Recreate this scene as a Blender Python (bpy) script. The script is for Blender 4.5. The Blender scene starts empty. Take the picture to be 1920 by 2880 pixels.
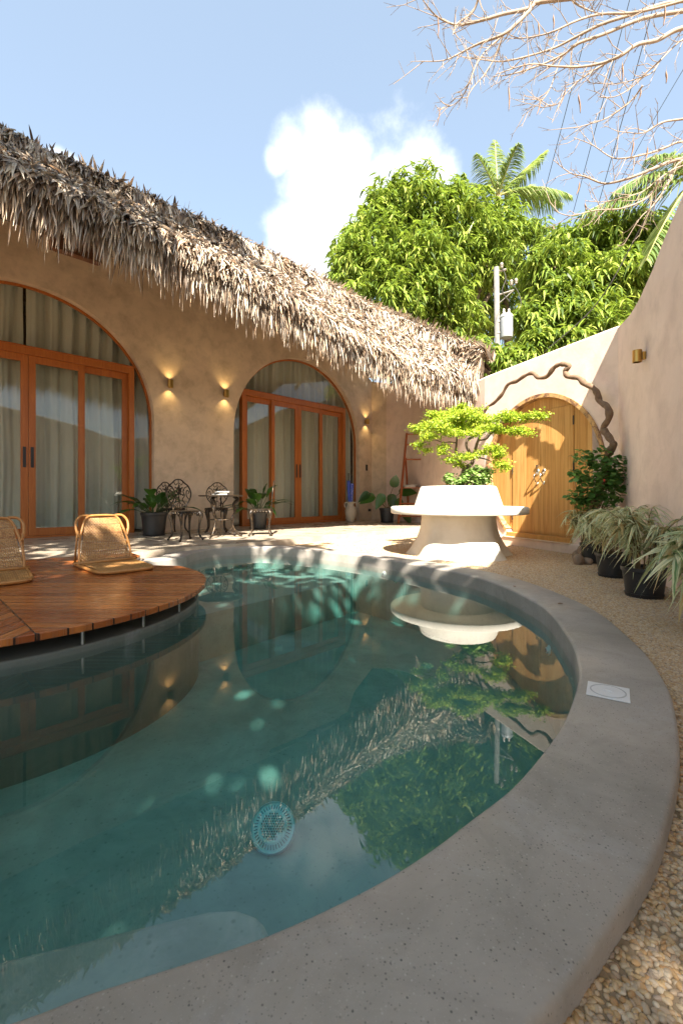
import bpy, math, random
import numpy as np
from mathutils import Vector, Matrix
from mathutils.geometry import tessellate_polygon

random.seed(7)
RNG = np.random.default_rng(11)
PI = math.pi
scene = bpy.context.scene
COL = scene.collection
# ------------------------------------------------------------------ camera model
F, CX, HZ, EYE = 1260.0, 960.0, 1396.0, 0.65

def gp(u, v, z=0.0):
    """photo pixel -> point on the horizontal plane at height z"""
    Y = (EYE - z) * F / (v - HZ)
    return Vector(((u - CX) / F * Y, Y, z))

def yp(u, v, Y):
    """photo pixel -> point at depth Y"""
    return Vector(((u - CX) / F * Y, Y, EYE + (HZ - v) / F * Y))

cam_d = bpy.data.cameras.new('camera')
cam = bpy.data.objects.new('camera', cam_d)
COL.objects.link(cam)
cam.location = (0, 0, EYE)
cam.rotation_euler = (PI / 2, 0, 0)
cam_d.sensor_fit = 'VERTICAL'
cam_d.sensor_height = 36.0
cam_d.lens = F / 2880 * 36
cam_d.shift_y = -44 / 2880
cam_d.clip_start = 0.05
cam_d.clip_end = 2000
scene.camera = cam

# ------------------------------------------------------------------ helpers
def link(o, parent=None):
    COL.objects.link(o)
    if parent is not None:
        o.parent = parent
    return o

def tag(o, label=None, cat=None, group=None, kind=None):
    if label: o['label'] = label
    if cat: o['category'] = cat
    if group: o['group'] = group
    if kind: o['kind'] = kind
    return o

def thing(name, loc, label, cat, group=None, rz=0.0):
    o = bpy.data.objects.new(name, None)
    o.empty_display_size = 0.1
    o.location = loc
    o.rotation_euler = (0, 0, rz)
    link(o)
    return tag(o, label, cat, group)

def copy_tree(o, parent=None):
    c = o.copy()
    COL.objects.link(c)
    c.parent = parent
    for ch in list(o.children):
        copy_tree(ch, c)
    return c

class MB:
    """mesh builder: collects vertices and faces"""
    def __init__(s):
        s.v = []; s.f = []; s.uv = []
    def add(s, vs, fs, uvs=None):
        b = len(s.v)
        s.v.extend([tuple(p) for p in vs])
        for f in fs:
            s.f.append(tuple(i + b for i in f))
    def box(s, c, size, rz=0.0, M=None):
        hx, hy, hz = size[0] / 2, size[1] / 2, size[2] / 2
        cr, sr = math.cos(rz), math.sin(rz)
        vs = []
        for z in (-hz, hz):
            for x, y in ((-hx, -hy), (hx, -hy), (hx, hy), (-hx, hy)):
                vs.append((c[0] + x * cr - y * sr, c[1] + x * sr + y * cr, c[2] + z))
        if M is not None:
            vs = [M @ Vector(p) for p in vs]
        s.add(vs, [(0, 3, 2, 1), (4, 5, 6, 7), (0, 1, 5, 4), (1, 2, 6, 5), (2, 3, 7, 6), (3, 0, 4, 7)])
    def tube(s, pts, r, seg=8, cap=True, flat=1.0):
        pts = [Vector(p) for p in pts]
        n = len(pts)
        rs = r if isinstance(r, (list, tuple, np.ndarray)) else [r] * n
        vs = []; fs = []
        prev = None
        for i, p in enumerate(pts):
            d = (pts[min(i + 1, n - 1)] - pts[max(i - 1, 0)])
            if d.length < 1e-9: d = Vector((0, 0, 1))
            d.normalize()
            if prev is None:
                a = Vector((0, 0, 1)) if abs(d.z) < 0.9 else Vector((1, 0, 0))
                x = d.cross(a).normalized()
            else:
                x = (prev - d * prev.dot(d))
                if x.length < 1e-6: x = d.orthogonal()
                x.normalize()
            prev = x
            y = d.cross(x)
            for k in range(seg):
                t = 2 * PI * k / seg
                vs.append(p + (x * math.cos(t) + y * math.sin(t) * flat) * rs[i])
        for i in range(n - 1):
            for k in range(seg):
                a = i * seg + k; b = i * seg + (k + 1) % seg
                fs.append((a, b, b + seg, a + seg))
        if cap:
            fs.append(tuple(range(seg - 1, -1, -1)))
            fs.append(tuple((n - 1) * seg + k for k in range(seg)))
        s.add(vs, fs)
    def lathe(s, prof, c=(0, 0, 0), seg=32, fn=None, cap_top=False, cap_bot=False):
        vs = []; fs = []
        for (r, z) in prof:
            for k in range(seg):
                t = 2 * PI * k / seg
                rr = r if fn is None else fn(r, z, t)
                vs.append((c[0] + rr * math.cos(t), c[1] + rr * math.sin(t), c[2] + z))
        n = len(prof)
        for i in range(n - 1):
            for k in range(seg):
                a = i * seg + k; b = i * seg + (k + 1) % seg
                fs.append((a, b, b + seg, a + seg))
        if cap_bot: fs.append(tuple(range(seg - 1, -1, -1)))
        if cap_top: fs.append(tuple((n - 1) * seg + k for k in range(seg)))
        s.add(vs, fs)
    def prism(s, poly, z0, z1, top=True, bottom=True, sides=True):
        n = len(poly)
        tri = tessellate_polygon([[Vector((p[0], p[1], 0)) for p in poly]])
        vs = [(p[0], p[1], z1) for p in poly] + [(p[0], p[1], z0) for p in poly]
        fs = []
        def area(t):
            a, b, c = [poly[i] for i in t]
            return (b[0] - a[0]) * (c[1] - a[1]) - (b[1] - a[1]) * (c[0] - a[0])
        for t in tri:
            t = tuple(t) if area(t) > 0 else tuple(reversed(t))
            if top: fs.append(t)
            if bottom: fs.append(tuple(i + n for i in reversed(t)))
        if sides:
            A = sum(poly[i][0] * poly[(i + 1) % n][1] - poly[(i + 1) % n][0] * poly[i][1] for i in range(n))
            for i in range(n):
                j = (i + 1) % n
                q = (i, i + n, j + n, j)
                fs.append(q if A > 0 else tuple(reversed(q)))
        s.add(vs, fs)
    def build(s, name, mat, parent=None, smooth=False, bevel=0.0, autosmooth=None):
        me = bpy.data.meshes.new(name)
        me.from_pydata(s.v, [], s.f)
        me.update()
        if mat is not None: me.materials.append(mat)
        if smooth:
            me.polygons.foreach_set('use_smooth', [True] * len(me.polygons))
            if autosmooth is not None:
                try: me.set_sharp_from_angle(angle=math.radians(autosmooth))
                except Exception: pass
        o = bpy.data.objects.new(name, me)
        link(o, parent)
        if bevel > 0:
            m = o.modifiers.new('bevel', 'BEVEL')
            m.width = bevel; m.segments = 2; m.limit_method = 'ANGLE'; m.angle_limit = math.radians(40)
        return o

def np_mesh(name, V, Q, mat, parent=None, uv=None, smooth=True):
    """V (n,3) vertices, Q (m,4) quads"""
    me = bpy.data.meshes.new(name)
    V = np.asarray(V, dtype=np.float32); Q = np.asarray(Q, dtype=np.int32)
    me.vertices.add(len(V)); me.vertices.foreach_set('co', V.ravel())
    me.loops.add(Q.size); me.loops.foreach_set('vertex_index', Q.ravel())
    me.polygons.add(len(Q))
    me.polygons.foreach_set('loop_start', np.arange(0, Q.size, 4, dtype=np.int32))
    me.polygons.foreach_set('loop_total', np.full(len(Q), 4, dtype=np.int32))
    if uv is not None:
        l = me.uv_layers.new(name='UVMap')
        l.data.foreach_set('uv', np.asarray(uv, dtype=np.float32)[Q.ravel()].ravel())
    me.update(calc_edges=True)
    if smooth: me.polygons.foreach_set('use_smooth', np.ones(len(Q), dtype=bool))
    me.materials.append(mat)
    o = bpy.data.objects.new(name, me)
    return link(o, parent)

def norm(a):
    return a / np.maximum(np.linalg.norm(a, axis=-1, keepdims=True), 1e-9)

def blades(P, D, N, L, W, droop=0.0, prof=(0.35, 1.0, 0.75, 0.06), fr=None, fold=0.0):
    """vectorised strips: P base, D axis, N rough normal; returns V,Q,UV"""
    P = np.asarray(P, float); D = norm(np.asarray(D, float)); N = np.asarray(N, float)
    n = len(P); R = len(prof)
    fr = np.linspace(0, 1, R) if fr is None else np.asarray(fr)
    S = norm(np.cross(D, N))
    L = np.broadcast_to(np.asarray(L, float), (n,)); W = np.broadcast_to(np.asarray(W, float), (n,))
    dr = np.broadcast_to(np.asarray(droop, float), (n,))
    V = np.zeros((n, R, 2, 3)); UV = np.zeros((n, R, 2, 2))
    for i, (f, w) in enumerate(zip(fr, prof)):
        c = P + D * (L * f)[:, None]
        c[:, 2] -= dr * L * f * f
        off = S * (W * w * 0.5)[:, None]
        V[:, i, 0] = c - off; V[:, i, 1] = c + off
        UV[:, i, 0] = (0, f); UV[:, i, 1] = (1, f)
    base = (np.arange(n) * R * 2)[:, None]
    q = []
    for i in range(R - 1):
        q.append(np.stack([base[:, 0] + 2 * i, base[:, 0] + 2 * i + 1, base[:, 0] + 2 * i + 3, base[:, 0] + 2 * i + 2], 1))
    Q = np.concatenate(q, 0)
    return V.reshape(-1, 3), Q, UV.reshape(-1, 2)

def join_np(parts):
    Vs, Qs, Us = [], [], []
    b = 0
    for V, Q, U in parts:
        Vs.append(V); Qs.append(Q + b); Us.append(U); b += len(V)
    return np.concatenate(Vs), np.concatenate(Qs), np.concatenate(Us)

def rnd_unit(n, rng=RNG):
    return norm(rng.normal(size=(n, 3)))

def catmull(pts, k=8, closed=False):
    pts = [Vector(p) for p in pts]
    n = len(pts); out = []
    rng = range(n) if closed else range(n - 1)
    for i in rng:
        if closed:
            p0, p1, p2, p3 = pts[(i - 1) % n], pts[i], pts[(i + 1) % n], pts[(i + 2) % n]
        else:
            p0, p1, p2, p3 = pts[max(i - 1, 0)], pts[i], pts[i + 1], pts[min(i + 2, n - 1)]
        for j in range(k):
            t = j / k
            out.append(0.5 * ((2 * p1) + (-p0 + p2) * t + (2 * p0 - 5 * p1 + 4 * p2 - p3) * t * t + (-p0 + 3 * p1 - 3 * p2 + p3) * t ** 3))
    if not closed: out.append(pts[-1].copy())
    return out

# ------------------------------------------------------------------ materials
class NT:
    def __init__(s, name):
        s.m = bpy.data.materials.new(name); s.m.use_nodes = True
        s.t = s.m.node_tree; s.t.nodes.clear()
        s.out = s.n('ShaderNodeOutputMaterial')
    def n(s, typ, **kw):
        nd = s.t.nodes.new(typ)
        for k, v in kw.items(): setattr(nd, k, v)
        return nd
    def l(s, a, b): s.t.links.new(a, b)
    def val(s, sock, v):
        if hasattr(v, 'is_linked') or isinstance(v, bpy.types.NodeSocket): s.l(v, sock)
        else: sock.default_value = v
    def coord(s, kind='Object', scale=None):
        tc = s.n('ShaderNodeTexCoord')
        o = tc.outputs[kind]
        if scale is not None:
            mp = s.n('ShaderNodeMapping'); s.l(o, mp.inputs[0])
            mp.inputs['Scale'].default_value = scale
            o = mp.outputs[0]
        return o
    def noise(s, co, scale, detail=4, rough=0.55, dist=0.0):
        nd = s.n('ShaderNodeTexNoise')
        if co is not None: s.l(co, nd.inputs['Vector'])
        nd.inputs['Scale'].default_value = scale; nd.inputs['Detail'].default_value = detail
        nd.inputs['Roughness'].default_value = rough; nd.inputs['Distortion'].default_value = dist
        return nd.outputs['Fac']
    def voro(s, co, scale, feature='F1', out='Distance', rnd=1.0):
        nd = s.n('ShaderNodeTexVoronoi', feature=feature)
        if co is not None: s.l(co, nd.inputs['Vector'])
        nd.inputs['Scale'].default_value = scale; nd.inputs['Randomness'].default_value = rnd
        return nd.outputs[out]
    def ramp(s, fac, stops, interp='LINEAR'):
        nd = s.n('ShaderNodeValToRGB'); nd.color_ramp.interpolation = interp
        els = nd.color_ramp.elements
        while len(els) < len(stops): els.new(0.5)
        for e, (p, c) in zip(els, stops):
            e.position = p
            e.color = (c, c, c, 1) if isinstance(c, (int, float)) else (c[0], c[1], c[2], 1)
        s.l(fac, nd.inputs[0])
        return nd.outputs[0]
    def mix(s, fac, a, b, mode='MIX'):
        nd = s.n('ShaderNodeMix', data_type='RGBA', blend_type=mode)
        s.val(nd.inputs[0], fac)
        for k, x in ((6, a), (7, b)):
            if isinstance(x, tuple): x = (x[0], x[1], x[2], 1)
            s.val(nd.inputs[k], x)
        return nd.outputs[2]
    def math(s, op, a, b=0.0, c=None, clamp=False):
        nd = s.n('ShaderNodeMath', operation=op); nd.use_clamp = clamp
        s.val(nd.inputs[0], a); s.val(nd.inputs[1], b)
        if c is not None: s.val(nd.inputs[2], c)
        return nd.outputs[0]
    def bump(s, h, strength=0.3, dist=0.01, nrm=None):
        nd = s.n('ShaderNodeBump'); s.l(h, nd.inputs['Height'])
        nd.inputs['Strength'].default_value = strength; nd.inputs['Distance'].default_value = dist
        if nrm is not None: s.l(nrm, nd.inputs['Normal'])
        return nd.outputs[0]
    def pbr(s, color, rough=0.6, metal=0.0, bump=None, spec=0.5, **kw):
        p = s.n('ShaderNodeBsdfPrincipled')
        if isinstance(color, tuple): color = (color[0], color[1], color[2], 1)
        s.val(p.inputs['Base Color'], color)
        s.val(p.inputs['Roughness'], rough); s.val(p.inputs['Metallic'], metal)
        p.inputs['Specular IOR Level'].default_value = spec
        if bump is not None: s.l(bump, p.inputs['Normal'])
        for k, v in kw.items(): s.val(p.inputs[k], v)
        return p.outputs[0]
    def done(s, sh):
        s.l(sh, s.out.inputs['Surface']); return s.m

def m_plaster(name, c1, c2, stain=(0.2, 0.14, 0.09), pit=True):
    t = NT(name); co = t.coord('Object')
    n1 = t.noise(co, 0.9, 6, 0.6, 0.4); n2 = t.noise(co, 4.0, 8, 0.65, 0.25); n3 = t.noise(co, 60, 3, 0.6)
    c = t.mix(t.ramp(n1, [(0.35, 0), (0.68, 1)]), c1, c2)
    c = t.mix(t.math('MULTIPLY', t.ramp(n2, [(0.46, 0), (0.74, 1)]), 0.40), c, stain)
    c = t.mix(t.math('MULTIPLY', t.ramp(t.noise(co, 2.2, 8, 0.65, 0.3), [(0.48, 0), (0.70, 1)]), 0.22), c, tuple(min(1, k * 1.35) for k in c1))
    b = t.bump(n3, 0.25, 0.004)
    b = t.bump(n2, 0.35, 0.016, b)
    if pit:
        pv = t.ramp(t.voro(co, 26), [(0.0, 0.0), (0.10, 1.0)])
        b = t.bump(pv, 0.18, 0.004, b)
    return t.done(t.pbr(c, 0.85, bump=b, spec=0.25))

def m_terrazzo(name, base, dark=(0.05, 0.045, 0.04), light=(0.5, 0.48, 0.44), rough=0.55, amt=1.0, scale=1.0):
    t = NT(name); co = t.coord('Object')
    wob2 = t.noise(co, 7, 3)
    base2 = tuple(k * 0.72 for k in base); base3 = (base[0] * 1.12, base[1] * 1.08, base[2] * 1.1)
    c = t.mix(t.ramp(t.noise(co, 1.6, 7, 0.65, 0.6), [(0.33, 0), (0.66, 1)]), base2, base3)
    c = t.mix(t.math('MULTIPLY', t.ramp(t.noise(co, 4.5, 6, 0.65, 1.2), [(0.48, 0), (0.66, 1)]), 0.34), c, tuple(k * 0.55 for k in base))
    c = t.mix(t.math('MULTIPLY', t.ramp(t.noise(co, 3.3, 6, 0.7, 1.0), [(0.56, 0), (0.72, 1)]), 0.38), c, (0.42, 0.41, 0.41))
    for sc, th, col, a in ((90 * scale, 0.16, dark, 0.85), (140 * scale, 0.17, dark, 0.6), (95 * scale, 0.17, light, 0.45), (210 * scale, 0.2, light, 0.3)):
        v = t.n('ShaderNodeTexVoronoi'); t.l(co, v.inputs['Vector']); v.inputs['Scale'].default_value = sc
        m = t.ramp(v.outputs['Distance'], [(th * 0.35, 1), (th + 0.14, 0)])
        sel = t.n('ShaderNodeSeparateColor'); t.l(v.outputs['Color'], sel.inputs[0]); m = t.math('MULTIPLY', m, t.math('ADD', 0.4, sel.outputs[1]), clamp=True)
        k = t.math('GREATER_THAN', sel.outputs[0], t.math('ADD', 0.30, t.math('MULTIPLY', wob2, 0.75)))
        f = t.math('MULTIPLY', t.math('MULTIPLY', m, k), a * amt)
        c = t.mix(f, c, col)
    b = t.bump(t.noise(co, 120, 4, 0.6), 0.12, 0.002)
    b = t.bump(t.noise(co, 9, 4, 0.6), 0.15, 0.006, b)
    return t.done(t.pbr(c, t.ramp(t.noise(co, 3, 4), [(0.3, rough - 0.12), (0.7, rough + 0.15)]), bump=b, spec=0.4))

def m_wood(name, c1, c2, scale=(1, 1, 12), rough=0.4, kind='Object', fine=30, spec=0.4):
    """grain runs along the axis with the smallest scale"""
    t = NT(name); co = t.coord(kind, scale)
    n = t.noise(co, 2.0, 8, 0.62, 0.8)
    c = t.mix(t.ramp(n, [(0.3, 0), (0.7, 1)]), c1, c2)
    c = t.mix(t.math('MULTIPLY', t.ramp(t.noise(co, 7, 6, 0.7, 0.3), [(0.5, 0), (0.68, 1)]), 0.45), c, tuple(k * 0.55 for k in c1))
    b = t.bump(t.noise(co, 9, 5, 0.7), 0.2, 0.003)
    return t.done(t.pbr(c, rough, bump=b, spec=spec))

def m_leaf(name, stops, trans=0.45, tcol=None, rough=0.45, dark=0.5, spec=0.4, boost=1.0):
    t = NT(name)
    g = t.n('ShaderNodeNewGeometry')
    c = t.ramp(g.outputs['Random Per Island'], stops)
    p = t.pbr(c, rough, spec=spec)
    tr = t.n('ShaderNodeBsdfTranslucent')
    tc = t.mix(0.5, c, tcol if tcol else (0.25, 0.42, 0.03))
    t.l(tc, tr.inputs['Color'])
    mx = t.n('ShaderNodeMixShader'); mx.inputs[0].default_value = trans
    t.l(p, mx.inputs[1]); t.l(tr.outputs[0], mx.inputs[2])
    return t.done(mx.outputs[0])

def m_simple(name, c, rough=0.5, metal=0.0, var=0.25, scale=12, bump=0.1, spec=0.5):
    t = NT(name); co = t.coord('Object')
    n = t.noise(co, scale, 5, 0.6)
    cc = t.mix(t.ramp(n, [(0.3, 0), (0.7, 1)]), tuple(k * (1 - var) for k in c), tuple(min(1, k * (1 + var)) for k in c))
    b = t.bump(t.noise(co, scale * 6, 4), bump, 0.003)
    return t.done(t.pbr(cc, rough, metal, bump=b, spec=spec))

M = {}
M['house_plaster'] = m_plaster('house_plaster', (0.70, 0.555, 0.405), (0.55, 0.425, 0.30))
M['pink_plaster'] = m_plaster('pink_plaster', (0.80, 0.64, 0.545), (0.71, 0.55, 0.46), stain=(0.44, 0.33, 0.27))
M['white_plaster'] = m_plaster('white_plaster', (0.74, 0.69, 0.60), (0.66, 0.61, 0.52), stain=(0.5, 0.42, 0.32), pit=False)
M['coping'] = m_terrazzo('coping_terrazzo', (0.355, 0.325, 0.28), dark=(0.07, 0.065, 0.06), light=(0.48, 0.45, 0.40), amt=1.0, scale=1.35)
M['patio'] = m_terrazzo('patio_terrazzo', (0.46, 0.385, 0.285), rough=0.3, amt=0.7, light=(0.6, 0.55, 0.45))
M['door_wood'] = m_wood('door_wood', (0.46, 0.155, 0.035), (0.34, 0.095, 0.018), (14, 14, 1.0), 0.42)
M['gate_wood'] = m_wood('gate_wood', (0.62, 0.33, 0.10), (0.50, 0.235, 0.06), (10, 10, 0.8), 0.5)
M['ladder_wood'] = m_wood('ladder_wood', (0.42, 0.13, 0.045), (0.30, 0.08, 0.03), (14, 14, 1.5), 0.4)
M['bark'] = m_simple('bark', (0.17, 0.12, 0.085), 0.9, var=0.4, scale=14, bump=0.9)
M['pale_bark'] = m_simple('pale_bark', (0.27, 0.205, 0.15), 0.85, var=0.25, scale=10, bump=0.4)
M['vine_bark'] = m_wood('vine_bark', (0.22, 0.14, 0.085), (0.11, 0.065, 0.04), (10, 10, 10), 0.85)
M['black_pot'] = m_simple('black_plastic', (0.022, 0.022, 0.022), 0.45, var=0.3, scale=8)
M['brass'] = m_simple('brass', (0.55, 0.33, 0.09), 0.3, 1.0, var=0.1)
M['chrome'] = m_simple('polished_steel', (0.7, 0.68, 0.64), 0.12, 1.0, var=0.05, bump=0.0)
M['soil'] = m_simple('soil', (0.05, 0.035, 0.022), 0.95, var=0.4, scale=30, bump=1.0)
M['dark_plate'] = m_simple('dark_plate', (0.02, 0.018, 0.016), 0.4)
M['white_plastic'] = m_simple('white_plastic', (0.66, 0.66, 0.66), 0.4, var=0.05)
M['steel'] = m_simple('steel', (0.32, 0.30, 0.27), 0.4, 1.0)
M['stone'] = m_simple('river_stone', (0.22, 0.15, 0.10), 0.75, var=0.35, scale=9, bump=0.3)
M['clay'] = m_simple('clay_jug', (0.50, 0.43, 0.33), 0.7, var=0.12)
M['blue_cloth'] = m_simple('blue_cloth', (0.04, 0.08, 0.42), 0.6, var=0.3)
M['dotted_cloth'] = None
M['paper'] = m_simple('paper', (0.42, 0.40, 0.36), 0.6, var=0.3)
M['dark_timber'] = m_wood('dark_timber', (0.16, 0.075, 0.035), (0.10, 0.04, 0.02), (3, 3, 3), 0.6)
M['earth'] = m_simple('earth', (0.26, 0.19, 0.12), 0.95, var=0.3, scale=3, bump=0.6)
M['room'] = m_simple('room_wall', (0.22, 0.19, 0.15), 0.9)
M['galvanised'] = m_simple('galvanised', (0.30, 0.31, 0.32), 0.45, 0.1, var=0.15, scale=3)
M['concrete_pole'] = m_simple('weathered_pole', (0.15, 0.14, 0.125), 0.85, var=0.2)
M['cable'] = m_simple('cable', (0.06, 0.055, 0.05), 0.6)
M['porcelain'] = m_simple('porcelain', (0.35, 0.30, 0.26), 0.3)
M['neighbour'] = m_plaster('neighbour_plaster', (0.45, 0.40, 0.34), (0.40, 0.35, 0.3))

# bronze painted cast metal
t = NT('cast_bronze'); co = t.coord('Object')
n = t.noise(co, 40, 4, 0.6)
c = t.mix(t.ramp(n, [(0.48, 0), (0.68, 1)]), (0.016, 0.012, 0.009), (0.15, 0.10, 0.055))
M['cast'] = t.done(t.pbr(c, 0.42, t.ramp(n, [(0.4, 0.3), (0.6, 0.7)]), bump=t.bump(t.noise(co, 90, 3), 0.5, 0.004)))

# thatch leaf blades
t = NT('thatch_blades'); g = t.n('ShaderNodeNewGeometry')
c = t.ramp(g.outputs['Random Per Island'], [(0.0, (0.07, 0.048, 0.034)), (0.2, (0.20, 0.14, 0.095)), (0.42, (0.42, 0.31, 0.21)), (0.62, (0.38, 0.34, 0.30)), (0.85, (0.74, 0.64, 0.50)), (1.0, (0.60, 0.38, 0.22))])
uvc = t.coord('UV')
sx = t.n('ShaderNodeSeparateXYZ'); t.l(uvc, sx.inputs[0])
c = t.mix(t.math('MULTIPLY', t.ramp(t.math('ABSOLUTE', t.math('SUBTRACT', sx.outputs[0], 0.5)), [(0.0, 1), (0.16, 0)]), 0.35), c, (0.16, 0.10, 0.06))
p = t.pbr(c, 0.6, spec=0.3)
tr = t.n('ShaderNodeBsdfTranslucent'); t.l(c, tr.inputs[0])
mx = t.n('ShaderNodeMixShader'); mx.inputs[0].default_value = 0.18
t.l(p, mx.inputs[1]); t.l(tr.outputs[0], mx.inputs[2])
M['thatch'] = t.done(mx.outputs[0])
M['thatch_core'] = m_simple('thatch_core', (0.10, 0.07, 0.045), 0.95, var=0.4, scale=20, bump=1.0)

M['mango_leaf'] = m_leaf('mango_leaf', [(0, (0.03, 0.055, 0.012)), (0.3, (0.10, 0.16, 0.024)), (0.65, (0.23, 0.32, 0.04)), (1, (0.38, 0.42, 0.09))], 0.33, (0.40, 0.54, 0.05))
M['bonsai_leaf'] = m_leaf('bonsai_leaf', [(0, (0.10, 0.19, 0.012)), (0.4, (0.28, 0.39, 0.02)), (1, (0.50, 0.54, 0.06))], 0.42, (0.42, 0.56, 0.05))
M['bougain_leaf'] = m_leaf('climber_leaf', [(0, (0.06, 0.14, 0.03)), (0.5, (0.11, 0.24, 0.055)), (1, (0.20, 0.33, 0.09))], 0.35, (0.15, 0.32, 0.05))
M['palm_leaf'] = m_leaf('palm_leaf', [(0, (0.10, 0.17, 0.05)), (0.5, (0.18, 0.26, 0.07)), (1, (0.42, 0.44, 0.20))], 0.4, (0.35, 0.45, 0.08), rough=0.35)
M['palm_rib'] = m_simple('palm_rib', (0.34, 0.33, 0.10), 0.5)
M['broad_leaf'] = m_leaf('broad_leaf', [(0, (0.018, 0.055, 0.012)), (0.6, (0.03, 0.10, 0.018)), (1, (0.055, 0.15, 0.022))], 0.3, (0.12, 0.32, 0.03), rough=0.3, spec=0.6)
M['stem_green'] = m_simple('green_stem', (0.06, 0.10, 0.03), 0.5)
M['stem_brown'] = m_simple('brown_stem', (0.16, 0.10, 0.045), 0.6)
M['red_flower'] = m_simple('red_flower', (0.55, 0.04, 0.02), 0.5)
M['dry_pod'] = m_simple('dry_pod', (0.22, 0.12, 0.06), 0.7, var=0.5, scale=6)

# variegated bamboo leaf
t = NT('variegated_leaf'); uvc = t.coord('UV')
sx = t.n('ShaderNodeSeparateXYZ'); t.l(uvc, sx.inputs[0])
g = t.n('ShaderNodeNewGeometry')
w = t.n('ShaderNodeTexNoise', noise_dimensions='2D'); 
cmb = t.n('ShaderNodeCombineXYZ'); t.l(t.math('MULTIPLY', sx.outputs[0], 5.0), cmb.inputs[0]); t.l(t.math('MULTIPLY', g.outputs['Random Per Island'], 57.0), cmb.inputs[1])
t.l(cmb.outputs[0], w.inputs['Vector']); w.inputs['Scale'].default_value = 1.3
c = t.mix(t.ramp(w.outputs['Fac'], [(0.42, 0), (0.48, 1)]), (0.13, 0.24, 0.08), (0.82, 0.78, 0.48))
c = t.mix(t.ramp(g.outputs['Random Per Island'], [(0.80, 0), (0.9, 0.85)]), c, (0.50, 0.34, 0.13))
c = t.mix(t.ramp(g.outputs['Random Per Island'], [(0.2, 0.35), (0.3, 0.0)]), c, (0.16, 0.26, 0.09))
p = t.pbr(c, 0.45, spec=0.4)
tr = t.n('ShaderNodeBsdfTranslucent'); t.l(c, tr.inputs[0])
mx = t.n('ShaderNodeMixShader'); mx.inputs[0].default_value = 0.35
t.l(p, mx.inputs[1]); t.l(tr.outputs[0], mx.inputs[2])
M['varieg'] = t.done(mx.outputs[0])

# glass panes: clear sheet with a fresnel mirror
def m_glass(name, tint, ior=1.5, gl=0.0):
    t = NT(name)
    tr = t.n('ShaderNodeBsdfTransparent'); tr.inputs[0].default_value = (*tint, 1)
    go = t.n('ShaderNodeBsdfGlossy'); go.inputs['Roughness'].default_value = gl
    ge = t.n('ShaderNodeNewGeometry')
    fr = t.n('ShaderNodeFresnel'); t.l(t.math('MULTIPLY_ADD', ge.outputs['Backfacing'], 1.0 / ior - ior, ior), fr.inputs[0])
    f = t.math('MULTIPLY', fr.outputs[0], 1.25, clamp=True)
    mx = t.n('ShaderNodeMixShader'); t.l(f, mx.inputs[0]); t.l(tr.outputs[0], mx.inputs[1]); t.l(go.outputs[0], mx.inputs[2])
    return t.done(mx.outputs[0])
M['glass'] = m_glass('pane_glass', (0.95, 0.97, 0.95))

# pool water: clear film with fresnel mirror over an absorbing body
t = NT('pool_water'); co = t.coord('Object')
b = t.bump(t.noise(co, 5.0, 2, 0.5), 0.008, 0.008)
tr = t.n('ShaderNodeBsdfTransparent'); tr.inputs[0].default_value = (0.96, 1.0, 0.98, 1)
go = t.n('ShaderNodeBsdfGlossy'); go.inputs['Roughness'].default_value = 0.0; t.l(b, go.inputs['Normal'])
ge = t.n('ShaderNodeNewGeometry'); fr = t.n('ShaderNodeFresnel'); t.l(t.math('MULTIPLY_ADD', ge.outputs['Backfacing'], 1.0 / 1.62 - 1.62, 1.62), fr.inputs[0]); t.l(b, fr.inputs['Normal'])
mx = t.n('ShaderNodeMixShader'); t.l(fr.outputs[0], mx.inputs[0]); t.l(tr.outputs[0], mx.inputs[1]); t.l(go.outputs[0], mx.inputs[2])
ab = t.n('ShaderNodeVolumeAbsorption'); ab.inputs['Color'].default_value = (0.40, 0.81, 0.79, 1); ab.inputs['Density'].default_value = 1.0
t.l(ab.outputs[0], t.out.inputs['Volume'])
M['water'] = t.done(mx.outputs[0])

M['basin'] = m_terrazzo('basin_plaster', (0.27, 0.335, 0.30), dark=(0.06, 0.09, 0.08), light=(0.28, 0.31, 0.28), amt=0.55, scale=0.45, rough=0.6)

# deck boards
t = NT('deck_boards'); co = t.coord('Object')
sx = t.n('ShaderNodeSeparateXYZ'); t.l(co, sx.inputs[0])
side = t.math('GREATER_THAN', t.math('ADD', sx.outputs[0], sx.outputs[1]), 0.67)
mixv = t.n('ShaderNodeMix', data_type='FLOAT'); t.l(side, mixv.inputs[0]); t.l(sx.outputs[0], mixv.inputs[2]); t.l(sx.outputs[1], mixv.inputs[3])
mixa = t.n('ShaderNodeMix', data_type='FLOAT'); t.l(side, mixa.inputs[0]); t.l(sx.outputs[1], mixa.inputs[2]); t.l(sx.outputs[0], mixa.inputs[3])
acr = t.math('DIVIDE', mixv.outputs[0], 0.088)
idx = t.math('FLOOR', acr); frac = t.math('FRACT', acr)
gap = t.math('LESS_THAN', t.math('MINIMUM', frac, t.math('SUBTRACT', 1.0, frac)), 0.042)
cv = t.n('ShaderNodeCombineXYZ'); t.l(t.math('MULTIPLY', mixa.outputs[0], 1.2), cv.inputs[0]); t.l(t.math('MULTIPLY', mixv.outputs[0], 22.0), cv.inputs[1]); t.l(t.math('MULTIPLY', idx, 3.7), cv.inputs[2])
wn = t.n('ShaderNodeTexWhiteNoise', noise_dimensions='1D'); t.l(idx, wn.inputs['W'])
gr = t.noise(cv.outputs[0], 1.4, 7, 0.62, 0.6)
c = t.mix(wn.outputs['Value'], (0.27, 0.065, 0.016), (0.56, 0.19, 0.045))
c = t.mix(t.ramp(gr, [(0.45, 0), (0.75, 1)]), c, (0.22, 0.06, 0.015))
c = t.mix(t.ramp(gr, [(0.22, 1), (0.36, 0)]), c, (0.60, 0.33, 0.14))
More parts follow.
